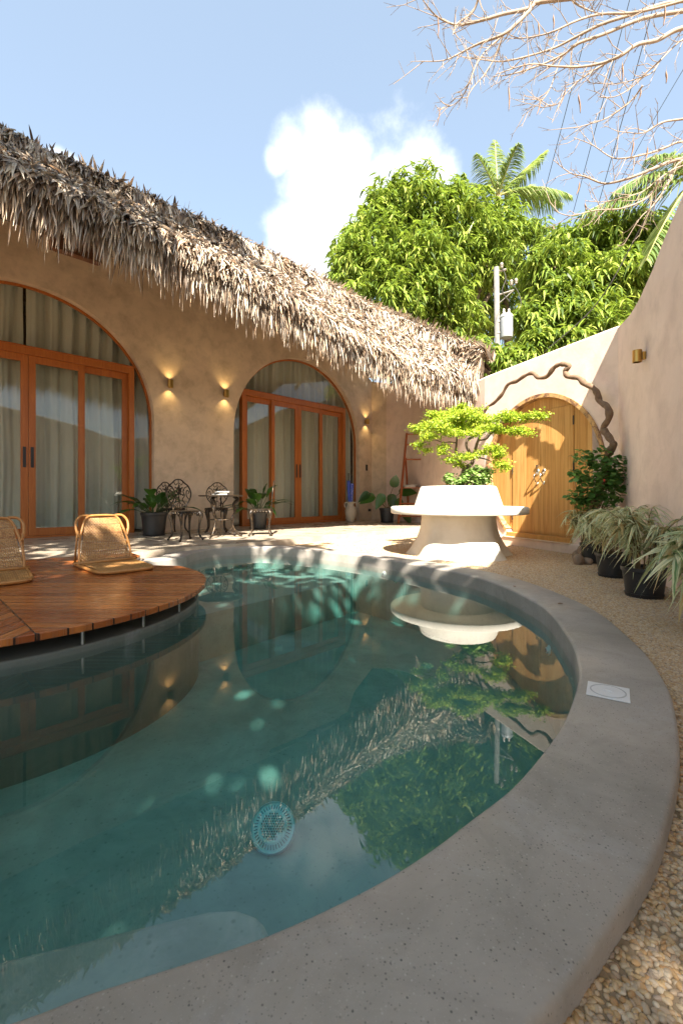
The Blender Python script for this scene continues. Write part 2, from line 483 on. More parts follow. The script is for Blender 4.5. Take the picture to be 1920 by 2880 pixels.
seam = t.math('LESS_THAN', t.math('ABSOLUTE', t.math('SUBTRACT', t.math('ADD', sx.outputs[0], sx.outputs[1]), 0.67)), 0.006)
dk = t.math('MAXIMUM', gap, seam)
c = t.mix(dk, c, (0.03, 0.012, 0.006))
b = t.bump(t.math('SUBTRACT', 1.0, dk), 0.8, 0.004)
b = t.bump(gr, 0.1, 0.002, b)
M['deck'] = t.done(t.pbr(c, t.ramp(gr, [(0.3, 0.16), (0.7, 0.34)]), bump=b, spec=0.6))

# gate planks: vertical boards
t = NT('gate_planks'); co = t.coord('Object')
sx = t.n('ShaderNodeSeparateXYZ'); t.l(co, sx.inputs[0])
acr = t.math('DIVIDE', sx.outputs[0], 0.115); idx = t.math('FLOOR', acr); frac = t.math('FRACT', acr)
gap = t.ramp(t.math('MINIMUM', frac, t.math('SUBTRACT', 1.0, frac)), [(0.0, 1), (0.03, 0)])
wn = t.n('ShaderNodeTexWhiteNoise', noise_dimensions='1D'); t.l(idx, wn.inputs['W'])
cv = t.n('ShaderNodeCombineXYZ'); t.l(t.math('MULTIPLY', sx.outputs[0], 26.0), cv.inputs[0]); t.l(t.math('MULTIPLY', idx, 4.1), cv.inputs[1]); t.l(t.math('MULTIPLY', sx.outputs[2], 1.1), cv.inputs[2])
gr = t.noise(cv.outputs[0], 1.3, 7, 0.6, 0.7)
c = t.mix(wn.outputs['Value'], (0.58, 0.295, 0.085), (0.66, 0.375, 0.125))
c = t.mix(t.ramp(gr, [(0.45, 0), (0.72, 1)]), c, (0.42, 0.19, 0.045))
c = t.mix(t.math('MULTIPLY', gap, 0.65), c, (0.22, 0.09, 0.03))
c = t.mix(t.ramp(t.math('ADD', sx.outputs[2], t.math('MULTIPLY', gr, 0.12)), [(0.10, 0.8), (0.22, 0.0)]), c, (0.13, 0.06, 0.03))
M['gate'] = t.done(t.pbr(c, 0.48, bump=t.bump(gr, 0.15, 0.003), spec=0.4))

# rattan weave (uses UV)
t = NT('rattan_weave'); co = t.coord('UV')
sx = t.n('ShaderNodeSeparateXYZ'); t.l(co, sx.inputs[0])
U = t.math('MULTIPLY', sx.outputs[0], 26.0); Vv = t.math('MULTIPLY', sx.outputs[1], 30.0)
wu = t.math('ABSOLUTE', t.math('SUBTRACT', t.math('FRACT', U), 0.5)); wv = t.math('ABSOLUTE', t.math('SUBTRACT', t.math('FRACT', Vv), 0.5))
chk = t.math('MODULO', t.math('ADD', t.math('FLOOR', U), t.math('FLOOR', Vv)), 2.0)
h = t.n('ShaderNodeMix', data_type='FLOAT'); t.l(chk, h.inputs[0]); t.l(wu, h.inputs[2]); t.l(wv, h.inputs[3])
hh = t.ramp(h.outputs[0], [(0.0, 1), (0.5, 0)])
wn = t.n('ShaderNodeTexWhiteNoise', noise_dimensions='2D'); cv = t.n('ShaderNodeCombineXYZ'); t.l(t.math('FLOOR', U), cv.inputs[0]); t.l(t.math('FLOOR', Vv), cv.inputs[1]); t.l(cv.outputs[0], wn.inputs['Vector'])
c = t.mix(wn.outputs['Value'], (0.34, 0.155, 0.045), (0.52, 0.29, 0.10))
hole = t.math('MULTIPLY', t.math('GREATER_THAN', wu, 0.36), t.math('GREATER_THAN', wv, 0.34))
band = t.math('LESS_THAN', t.math('FRACT', t.math('MULTIPLY', sx.outputs[1], 5.0)), 0.16)
c = t.mix(t.math('MULTIPLY', band, 0.55), c, (0.22, 0.09, 0.025))
c = t.mix(t.math('MULTIPLY', t.math('SUBTRACT', 1.0, hh), 0.6), c, (0.17, 0.08, 0.025))
p = t.pbr(c, 0.45, bump=t.bump(hh, 0.8, 0.004), spec=0.5)
tr = t.n('ShaderNodeBsdfTransparent')
mx = t.n('ShaderNodeMixShader'); t.l(hole, mx.inputs[0]); t.l(p, mx.inputs[1]); t.l(tr.outputs[0], mx.inputs[2])
M['weave'] = t.done(mx.outputs[0])
M['rattan'] = m_wood('rattan_cane', (0.46, 0.22, 0.065), (0.34, 0.14, 0.035), (20, 20, 20), 0.35)

# curtain cloth
t = NT('curtain_cloth'); co = t.coord('Object')
c = t.mix(t.noise(co, 1.5, 3), (0.60, 0.60, 0.50), (0.72, 0.71, 0.62))
p = t.pbr(c, 0.85, spec=0.2, bump=t.bump(t.noise(co, 250, 2), 0.1, 0.001))
tr = t.n('ShaderNodeBsdfTranslucent'); t.l(c, tr.inputs[0])
mx = t.n('ShaderNodeMixShader'); mx.inputs[0].default_value = 0.2
t.l(p, mx.inputs[1]); t.l(tr.outputs[0], mx.inputs[2])
M['curtain'] = t.done(mx.outputs[0])
# dotted umbrella cloth
t = NT('dotted_cloth'); co = t.coord('Object')
M['dotted_cloth'] = t.done(t.pbr(t.mix(t.ramp(t.voro(co, 55), [(0.28, 1), (0.36, 0)]), (0.04, 0.07, 0.40), (0.45, 0.5, 0.75)), 0.6))
# pebbles
t = NT('pebbles'); oi = t.n('ShaderNodeObjectInfo')
c = t.ramp(oi.outputs['Random'], [(0, (0.40, 0.22, 0.09)), (0.2, (0.50, 0.34, 0.17)), (0.4, (0.58, 0.45, 0.29)), (0.55, (0.36, 0.27, 0.19)), (0.72, (0.62, 0.51, 0.37)), (0.88, (0.44, 0.27, 0.13)), (1.0, (0.30, 0.25, 0.21))])
c = t.mix(t.math('MULTIPLY', t.noise(t.coord('Object'), 2.0, 4), 0.3), c, (0.35, 0.2, 0.1))
M['pebble'] = t.done(t.pbr(c, 0.42, spec=0.4))

# ------------------------------------------------------------------ plan geometry
HD = Vector((0.7085, 0.7057, 0)); HN = Vector((0.7057, -0.7085, 0))       # house wall direction and normal
H0 = Vector((-5.05, 6.63, 0))
def hw(t, q=0.0, z=0.0):
    """house wall point: t along, q out from the wall into the court"""
    p = H0 + HD * t + HN * q
    return Vector((p.x, p.y, z))
HM = Matrix(((HD.x, -HN.x, 0, H0.x), (HD.y, -HN.y, 0, H0.y), (0, 0, 1, 0), (0, 0, 0, 1)))  # local (t, -q, z)

ZC = -0.04      # coping top
ZW = -0.15      # water
ZG = -0.09      # gravel
ZF = -0.70      # basin floor

# pool inner outline, backprojected at the coping top (clockwise list starting far left)
inner_px = [(493, 1570), (545, 1553), (616, 1541.5), (735, 1538), (880, 1548), (1000, 1561), (1100, 1576), (1194, 1593), (1317, 1617), (1411, 1647), (1499, 1689),
            (1545, 1721), (1586, 1774), (1613, 1819), (1625, 1869), (1625, 1914), (1593, 2008), (1546, 2084), (1446, 2202),
            (1323, 2299), (1176, 2407), (1000, 2508), (756, 2618.6), (510, 2701), (255, 2781), (0, 2873)]
inner = [gp(u, v, ZC) for u, v in inner_px]
inner_s = catmull([Vector((p.x, p.y, 0)) for p in inner], 5)
left_close = [Vector((-0.75, 0.50, 0)), Vector((-1.3, 0.42, 0)), Vector((-2.1, 0.5, 0)), Vector((-3.0, 0.95, 0)), Vector((-3.6, 1.9, 0)), Vector((-3.7, 3.1, 0)), Vector((-3.3, 4.0, 0)), Vector((-2.5, 4.45, 0))]
pool_pts = [Vector((p.x, p.y, 0)) for p in inner] + left_close
pool = catmull(pool_pts, 5, closed=True)
def offset_poly(pl, d):
    n = len(pl); out = []
    A = sum(pl[i].x * pl[(i + 1) % n].y - pl[(i + 1) % n].x * pl[i].y for i in range(n))
    sg = 1 if A > 0 else -1
    for i in range(n):
        tg = (pl[(i + 1) % n] - pl[(i - 1) % n]); tg.z = 0; tg.normalize()
        nr = Vector((tg.y, -tg.x, 0)) * sg
        out.append(pl[i] + nr * d)
    return out
COPW = 0.285
pool_out = offset_poly(pool, COPW)
pool_mid = offset_poly(pool, COPW * 0.5)

# garden wall plan
gate_a = Vector((2.52, 7.05, 0)); gdir = Vector((0.35, -0.937, 0)); gdir.normalize()
gnor = Vector((gdir.y, -gdir.x, 0))          # towards the court
if gnor.x > 0: gnor = -gnor
def gw(t, q=0.0, z=0.0):
    p = gate_a + gdir * t + gnor * q
    return Vector((p.x, p.y, z))
def gate_hit(u):
    s = (u - CX) / F
    return (gate_a.y * s - gate_a.x) / (gdir.x - gdir.y * s)
far_wall = catmull([Vector((1.22, 12.25, 0)), Vector((1.75, 11.5, 0)), Vector((2.0, 10.5, 0)), Vector((2.12, 9.2, 0)), Vector((2.27, 8.0, 0)), gw(-0.42)], 5)
near_wall = [gw(1.66), gw(1.75), gw(1.85), gw(1.93)] + catmull([gw(1.97), Vector((3.06, 4.80, 0)), Vector((2.77, 4.0, 0)), Vector((2.44, 3.0, 0)), Vector((2.1, 1.96, 0)), Vector((1.72, 0.76, 0)), Vector((1.3, -0.5, 0)), Vector((0.85, -2.0, 0))], 5)
def wall_top(y):
    ys = [-2.0, 0.76, 3.37, 3.73, 4.0, 4.4, 4.74, 5.25, 7.6, 8.6, 10, 12.3]
    zs = [4.2, 3.6, 2.93, 2.81, 2.69, 2.59, 2.58, 2.64, 2.64, 2.75, 3.35, 3.75]
    return float(np.interp(y, ys, zs))

# ------------------------------------------------------------------ ground, patio, gravel
mb = MB()
n = len(pool_mid)
outer = [Vector((140 * math.cos(a), 140 * math.sin(a), 0)) for a in [2 * PI * k / 40 for k in range(40)]]
tri = tessellate_polygon([outer, pool_mid])
allv = outer + pool_mid
fs = []
for t3 in tri:
    a, b, c3 = [allv[i] for i in t3]
    ar = (b.x - a.x) * (c3.y - a.y) - (b.y - a.y) * (c3.x - a.x)
    fs.append(tuple(t3) if ar > 0 else tuple(reversed(t3)))
mb.add([(p.x, p.y, ZG - 0.012) for p in allv], fs)
tag(mb.build('ground', M['earth']), kind='structure')

# patio slab
p_edge = [Vector((-7.5, 2.6, 0)), Vector((-4.6, 3.9, 0)), Vector((-3.24, 4.57, 0)), Vector((-2.45, 5.15, 0)), Vector((-1.9, 5.75, 0)), Vector((-1.3, 6.28, 0)), Vector((-0.98, 6.6, 0)), Vector((-0.55, 7.1, 0)), Vector((0.0, 7.75, 0)), Vector((0.8, 8.6, 0)), Vector((1.6, 9.4, 0)), Vector((2.3, 9.9, 0))]
pe = catmull(p_edge, 4)
patio_poly = [(p.x, p.y) for p in pe] + [(2.3, 11.0), (2.0, 12.0), (1.4, 12.8), (0.8, 12.9), (-8.5, 3.6)]
mb = MB(); mb.prism(patio_poly, -0.14, 0.0)
tag(mb.build('patio', M['patio'], bevel=0.008), kind='structure')

# gravel sheet with real pebbles scattered over it
def gravel_region():
    outc = [p for p in pool_out]
    # right-hand band and the court in front of the patio: boundary polygon
    arc = [p for p in outc if (p.y > 5.0 and p.x > -1.6) or p.x > 0.25]
    return arc
co_right = [p for p in pool_out]
# order along the curve: index of the outline starts far left, runs clockwise to the right and to the camera
k_end = 26 * 5
arc = [pool_out[i] for i in range(8, k_end) if True]
arc = [p for p in arc]
poly = [(p.x, p.y) for p in arc if not (p.y < 1.2 and p.x < 0.05)]
wall_in = [(p.x - 0.0, p.y) for p in near_wall[::-1]]
poly2 = poly + [(0.1, -0.4), (1.0, -0.6)] + [(p.x + 0.03, p.y) for p in near_wall[::-1] if p.y > -0.2] + [(gw(1.0).x + .03, gw(1.0).y)] + [(p.x + 0.03, p.y) for p in far_wall[::-1] if p.y < 10.0] + [(p.x, p.y) for p in pe[::-1] if p.x > -1.2]
mb = MB(); mb.prism(poly2, ZG - 0.008, ZG, bottom=False, sides=False)
gravel = mb.build('gravel', M['earth'])
tag(gravel, 'beige and brown pea gravel spread around the pool coping', 'gravel', kind='stuff')
ng = bpy.data.node_groups.new('pebble_scatter', 'GeometryNodeTree')
ng.interface.new_socket('Geometry', in_out='INPUT', socket_type='NodeSocketGeometry')
ng.interface.new_socket('Geometry', in_out='OUTPUT', socket_type='NodeSocketGeometry')
gi = ng.nodes.new('NodeGroupInput'); go_ = ng.nodes.new('NodeGroupOutput')
jg = ng.nodes.new('GeometryNodeJoinGeometry')
def gn_val(node, sock, v): node.inputs[sock].default_value = v
pos = ng.nodes.new('GeometryNodeInputPosition'); sep = ng.nodes.new('ShaderNodeSeparateXYZ'); ng.links.new(pos.outputs[0], sep.inputs[0])
mr = ng.nodes.new('ShaderNodeMapRange'); ng.links.new(sep.outputs[1], mr.inputs[0])
mr.inputs[1].default_value = 2.0; mr.inputs[2].default_value = 5.5; mr.inputs[3].default_value = 17000; mr.inputs[4].default_value = 5200
mr2 = ng.nodes.new('ShaderNodeMapRange'); ng.links.new(sep.outputs[1], mr2.inputs[0])
mr2.inputs[1].default_value = 2.0; mr2.inputs[2].default_value = 6.0; mr2.inputs[3].default_value = 1.0; mr2.inputs[4].default_value = 1.7
dist = ng.nodes.new('GeometryNodeDistributePointsOnFaces')
ng.links.new(gi.outputs[0], dist.inputs['Mesh']); ng.links.new(mr.outputs[0], dist.inputs['Density'])
ico = ng.nodes.new('GeometryNodeMeshIcoSphere'); ico.inputs['Radius'].default_value = 0.0062; ico.inputs['Subdivisions'].default_value = 2
ss = ng.nodes.new('GeometryNodeSetShadeSmooth'); ng.links.new(ico.outputs[0], ss.inputs[0])
sm = ng.nodes.new('GeometryNodeSetMaterial'); sm.inputs['Material'].default_value = M['pebble']; ng.links.new(ss.outputs[0], sm.inputs[0])
inst = ng.nodes.new('GeometryNodeInstanceOnPoints')
rv = ng.nodes.new('FunctionNodeRandomValue'); rv.data_type = 'FLOAT_VECTOR'; rv.inputs[0].default_value = (0.75, 0.55, 0.45); rv.inputs[1].default_value = (1.6, 1.1, 0.8)
rr = ng.nodes.new('FunctionNodeRandomValue'); rr.data_type = 'FLOAT_VECTOR'; rr.inputs[0].default_value = (-0.4, -0.4, 0); rr.inputs[1].default_value = (0.4, 0.4, 6.28); rr.inputs['Seed'].default_value = 5
vm = ng.nodes.new('ShaderNodeVectorMath'); vm.operation = 'SCALE'; ng.links.new(rv.outputs[0], vm.inputs[0]); ng.links.new(mr2.outputs[0], vm.inputs['Scale'])
ro = ng.nodes.new('FunctionNodeEulerToRotation'); ng.links.new(rr.outputs[0], ro.inputs[0])
ng.links.new(dist.outputs['Points'], inst.inputs['Points']); ng.links.new(sm.outputs[0], inst.inputs['Instance'])
ng.links.new(ro.outputs[0], inst.inputs['Rotation']); ng.links.new(vm.outputs[0], inst.inputs['Scale'])
ng.links.new(gi.outputs[0], jg.inputs[0]); ng.links.new(inst.outputs[0], jg.inputs[0]); ng.links.new(jg.outputs[0], go_.inputs[0])
md = gravel.modifiers.new('pebbles', 'NODES'); md.node_group = ng

# ------------------------------------------------------------------ pool
mb = MB()
N = len(pool)
# coping ring: inner face, top, outer face, with a soft edge
rings = []
e = 0.012
for off, z in ((0.0, ZF - 0.02), (0.0, ZC - e), (e * 0.3, ZC - e * 0.35), (e, ZC), (COPW - e, ZC), (COPW - e * 0.3, ZC - e * 0.35), (COPW, ZC - e), (COPW, ZG - 0.1)):
    rings.append([(p.x, p.y, z) for p in offset_poly(pool, off)])
vs = [p for r in rings[1:] for p in r]
fs = []
for i in range(len(rings) - 2):
    for k in range(N):
        a = i * N + k; b = i * N + (k + 1) % N
        fs.append((a, a + N, b + N, b))
mb.add(vs, fs)
# inner vertical lip down to just under the water
lip = [(p.x, p.y, ZC - e) for p in pool] + [(p.x, p.y, ZW - 0.05) for p in pool]
mb.add(lip, [(k, (k + 1) % N, (k + 1) % N + N, k + N) for k in range(N)])
tag(mb.build('pool_coping', M['coping'], smooth=True, autosmooth=50), kind='structure')

mb = MB()
wallr = offset_poly(pool, 0.001)
vs = [(p.x, p.y, ZW - 0.05) for p in wallr] + [(p.x, p.y, ZF - 0.02) for p in wallr]
mb.add(vs, [(k, (k + 1) % N, (k + 1) % N + N, k + N) for k in range(N)])
mb.prism([(p.x, p.y) for p in offset_poly(pool, 0.02)], ZF - 0.1, ZF, bottom=False, sides=False)
tag(mb.build('pool_basin', M['basin']), kind='structure')
# submerged far shelf: everything beyond a straight riser
ra = Vector((-1.136, 3.66, 0)); rd = Vector((1.193, 1.47, 0)).normalized(); rn = Vector((-rd.y, rd.x, 0))
def clip_poly(pl, p0, nrm):
    out = []
    for i in range(len(pl)):
        a = pl[i]; b = pl[(i + 1) % len(pl)]
        da = (a - p0).dot(nrm); db = (b - p0).dot(nrm)
        if da >= 0: out.append(a)
        if da * db < 0: out.append(a + (b - a) * (da / (da - db)))
    return out
shelf = clip_poly([p for p in offset_poly(pool, 0.015)], ra, rn)
shelf = clip_poly(shelf, Vector((-1.75, 0, 0)), Vector((1, 0, 0)))
mb = MB(); mb.prism([(p.x, p.y) for p in shelf], ZF - 0.02, -0.32)
tag(mb.build('pool_shelf', M['basin'], bevel=0.015), kind='structure')
# near step
stp = [gp(u, v, -0.33) for u, v in ((755, 2618), (745, 2598), (720, 2574), (670, 2556), (574, 2561), (382, 2606), (178, 2657), (0, 2700))]
sp = [(p.x, p.y) for p in stp] + [(-1.3, 0.95), (-1.3, 0.3), (-0.3, 0.5), (0.0, 0.70)]
mb = MB(); mb.prism(sp, ZF - 0.02, -0.33)
mb2 = clip_poly([Vector((a, b, 0)) for a, b in sp], Vector((0, 0, 0)), Vector((0, 1, 0)))
tag(mb.build('pool_step', M['basin'], bevel=0.02), kind='structure')
# water body
mb = MB(); mb.prism([(p.x, p.y) for p in offset_poly(pool, 0.05)], ZF - 0.3, ZW)
wat = mb.build('pool_water', M['water'])
tag(wat, kind='structure')

# pool lamp lying on the floor, tilted to the camera
lt = thing('pool_lamp', yp(765, 2337, 1.72) + Vector((0, 0.02, 0)), 'round perforated lamp disc glowing pale blue under the pool water', 'pool lamp')
lt.rotation_euler = (math.radians(42), 0, 0)
t = NT('lamp_lens'); t_em = t.pbr((0.35, 0.62, 0.68), 0.3)
M['lens'] = t.done(t_em)
t = NT('lamp_dots'); M['dots'] = t.done(t.pbr((0.02, 0.10, 0.16), 0.4))
mb = MB(); mb.lathe([(0.0, 0.012), (0.05, 0.012), (0.056, 0.010), (0.074, 0.0), (0.080, 0.0), (0.083, 0.006), (0.086, 0.0), (0.086, -0.03), (0.0, -0.03)], seg=48)
mb.build('housing', M['lens'], lt, smooth=True, autosmooth=30)
mb = MB()
for i in range(-5, 6):
    for j in range(-5, 6):
        x = (i + 0.5 * (j % 2)) * 0.0093; y = j * 0.0082
        if x * x + y * y < 0.046 ** 2 and not (x > .02 and y < -.02):
            mb.tube([(x, y, 0.0122), (x, y, 0.0135)], 0.0030, 6)
for k in range(40):
    a = 2 * PI * k / 40
    mb.tube([(0.058 * math.cos(a), 0.058 * math.sin(a), 0.0098), (0.072 * math.cos(a), 0.072 * math.sin(a), 0.0018)], 0.0012, 4)
mb.build('perforation', M['dots'], lt)
mb = MB(); mb.tube([(0, 0, -0.03), (0, -0.03, -0.10)], 0.05, 16); mb.build('stand', M['white_plastic'], lt)

# inlet fittings
for (u, v, z, lab, mat) in ((1546, 1836, -0.27, 'pale blue water inlet nozzle in the right pool wall under the skimmer lid', 'lens'), (1090, 1618, -0.2, 'small white inlet fitting on the far pool wall near the planter bench', 'white_plastic')):
    s_ = (u - CX) / F
    best = min(pool, key=lambda p: abs(p.x / max(p.y, .1) - s_) + (0 if ((v < 1700 and p.y > 4) or (v > 1700 and 1.4 < p.y < 3)) else 50))
    k = pool.index(best); tg = (pool[(k + 1) % N] - pool[k - 1]).normalized(); nr = Vector((tg.y, -tg.x, 0))
    if (Vector((0, 2.5, 0)) - best).dot(nr) < 0: nr = -nr
    o = thing('inlet_nozzle', (best.x + nr.x * 0.001, best.y + nr.y * 0.001, z), lab, 'pool inlet')
    mb = MB()
    mb.tube([Vector((0, 0, 0)), nr * 0.008], 0.030, 20); mb.tube([nr * 0.008, nr * 0.02], 0.019, 16)
    mb.build('flange', M[mat], o, smooth=True, autosmooth=30)
    mb = MB(); mb.tube([nr * 0.02, nr * 0.024], 0.010, 12); mb.build('nozzle', M['dots'], o)

# skimmer lid
c4 = [gp(u, v, ZC) for u, v in ((1652.6, 1917.5), (1770, 1941), (1771, 1978.5), (1645.5, 1954.5))]
cc = sum(c4, Vector()) / 4
ex = ((c4[1] - c4[0]) + (c4[2] - c4[3])).normalized(); ang = math.atan2(ex.y, ex.x)
wS = 0.130
sk = thing('skimmer_lid', (cc.x, cc.y, ZC + 0.001), 'white square skimmer cover with a round lid set in the coping', 'skimmer cover', rz=ang)
mb = MB(); mb.box((0, 0, 0.0015), (wS, wS, 0.003)); mb.build('cover_plate', M['white_plastic'], sk, bevel=0.001)
mb = MB(); mb.lathe([(0.0, 0.0042), (0.050, 0.0042), (0.051, 0.003)], seg=48)
mb.build('round_lid', M['white_plastic'], sk)
mb = MB(); mb.lathe([(0.052, 0.003), (0.052, 0.0042), (0.056, 0.0042), (0.056, 0.003)], seg=48); mb.build('gap_shade_ring', m_simple('gap_shade_grey', (0.42, 0.42, 0.42)), sk)  # grey ring colours in the shadow gap around the round lid
mb = MB(); mb.box((0, 0, 0.0055), (0.030, 0.013, 0.0026)); mb.box((0, 0, 0.0075), (0.016, 0.005, 0.0016)); mb.build('grip', M['white_plastic'], sk, bevel=0.0008)

# dry leaves dropped on the coping
for (u, v, rz_, lab) in ((1567, 1700, 0.4, 'small dry brown leaf lying on the coping right of the inlet nozzle'), (1446, 1652, 1.2, 'small pale dry leaf lying on the coping in front of the gate')):
    p = gp(u, v, ZC)
    Vb, Qb, Ub = blades([(0, 0, 0.004)], [(math.cos(rz_), math.sin(rz_), 0.10)], [(0.2, 0, 1)], 0.05 if v < 2000 else 0.022, 0.022 if v < 2000 else 0.010, 0.12, prof=(0.1, 0.8, 1.0, 0.7, 0.05))
    o = np_mesh('dry_leaf', Vb, Qb, M['dry_pod'], None, Ub); o.location = (p.x, p.y, ZC)
    tag(o, lab, 'leaf', 'dry leaves on the coping')

# ------------------------------------------------------------------ wooden deck
DC = Vector((-2.345, 3.10, 0)); DR = 1.35
dk = thing('wooden_deck', (0, 0, 0), 'curved reddish wooden deck of varnished boards overhanging the pool', 'deck')
arcp = []
a0 = math.atan2(1.78 - DC.y, -1.75 - DC.x); a1 = math.atan2(4.18 - DC.y, -1.48 - DC.x)
a0 = -1.45; a1 = 0.905
for k in range(41):
    a = a0 + (a1 - a0) * k / 40
    arcp.append((DC.x + DR * math.cos(a), DC.y + DR * math.sin(a)))
deck_poly = arcp + [(-1.84, 4.22), (-2.02, 4.42), (-2.13, 4.66), (-2.2, 4.9), (-2.42, 5.16), (-3.24, 4.55), (-4.6, 3.88), (-6.2, 3.2), (-6.2, 1.2), (-4.0, 1.2), (-3.0, 1.45)]
mb = MB(); mb.prism(deck_poly, -0.032, 0.004)
mb.build('deck_boards', M['deck'], dk, bevel=0.004)
mb = MB()
for k in range(41):
    pass
isl = [(DC.x + (DR - 0.055) * math.cos(a0 + (a1 + 0.2 - a0) * k / 40), DC.y + (DR - 0.055) * math.sin(a0 + (a1 + 0.2 - a0) * k / 40)) for k in range(41)]
isl = isl + [(-2.3, 4.4), (-3.2, 4.3), (-4.5, 3.6), (-4.5, 1.5), (-3.0, 1.6)]
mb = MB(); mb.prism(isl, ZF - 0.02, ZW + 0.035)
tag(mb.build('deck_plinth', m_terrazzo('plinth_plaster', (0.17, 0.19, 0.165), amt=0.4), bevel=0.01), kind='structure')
mb = MB(); mb.prism([(DC.x + (x - DC.x) * 0.80, DC.y + (y - DC.y) * 0.80) for x, y in isl], ZW + 0.03, -0.033)
mb.build('deck_joists', M['dark_timber'], dk)
for a in (-0.95, -0.66, -0.38, -0.10, 0.2):
    x = DC.x + (DR - 0.075) * math.cos(a); y = DC.y + (DR - 0.075) * math.sin(a)
    mb = MB(); mb.tube([(x, y, ZW + 0.035), (x, y, -0.033)], 0.0095, 8)
    mb.build('support_rod', M['steel'], dk)

# ------------------------------------------------------------------ house
house = thing('thatched_house', (0, 0, 0), 'tan plastered house with two tall arched doorways under a shaggy thatched roof', 'house')
AR, AZ = 1.93, 2.0
ARC = (0.35, 5.87)
def arch_pts(tc, R, zc, n=40, z0=0.0):
    pts = [(tc - R, z0)]
    for k in range(n + 1):
        a = PI - PI * k / n
        pts.append((tc + R * math.cos(a), zc + R * math.sin(a)))
    pts.append((tc + R, z0))
    return pts
T0, T1, ZT = -6.5, 8.32, 5.0
outl = [(T0, 0.0)]
for tc in ARC: outl += arch_pts(tc, AR, AZ)
outl += [(T1, 0.0), (T1, 3.85), (7.6, 4.3), (7.2, ZT), (T0, ZT)]
def face_tz(mb, outl, q, T=hw):
    tri = tessellate_polygon([[Vector((a, b, 0)) for a, b in outl]])
    fs = []
    for t3 in tri:
        a, b, c = [outl[i] for i in t3]
        ar = (b[0] - a[0]) * (c[1] - a[1]) - (b[1] - a[1]) * (c[0] - a[0])
        fs.append(tuple(t3) if ar > 0 else tuple(reversed(t3)))
    mb.add([T(a, q, b) for a, b in outl], fs)
mb = MB()
face_tz(mb, outl, 0.0)
RV = 0.24
for tc in ARC:
    ap = arch_pts(tc, AR, AZ)
    vs = [hw(a, 0.0, b) for a, b in ap] + [hw(a, -RV, b) for a, b in ap]
    k = len(ap)
    mb.add(vs, [(i, i + k, i + 1 + k, i + 1) for i in range(k - 1)])
# short return wall to the corner
e1 = hw(T1); e2 = Vector((1.22, 12.25, 0))
mb.add([(e1.x, e1.y, 0), (e2.x, e2.y, 0), (e2.x, e2.y, 3.75), (e1.x, e1.y, 3.85)], [(0, 1, 2, 3)])
mb.build('wall', M['house_plaster'], house)
# interior room
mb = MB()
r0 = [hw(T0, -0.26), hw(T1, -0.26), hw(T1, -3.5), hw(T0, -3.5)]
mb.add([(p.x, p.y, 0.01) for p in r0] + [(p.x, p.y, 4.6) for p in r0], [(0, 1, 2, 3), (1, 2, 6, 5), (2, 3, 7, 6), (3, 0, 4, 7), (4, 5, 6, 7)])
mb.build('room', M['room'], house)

def tbox(mb, t0, t1, z0, z1, q0, q1):
    vs = [hw(t, q, z) for z in (z0, z1) for (t, q) in ((t0, q1), (t1, q1), (t1, q0), (t0, q0))]
    mb.add(vs, [(0, 3, 2, 1), (4, 5, 6, 7), (0, 1, 5, 4), (1, 2, 6, 5), (2, 3, 7, 6), (3, 0, 4, 7)])

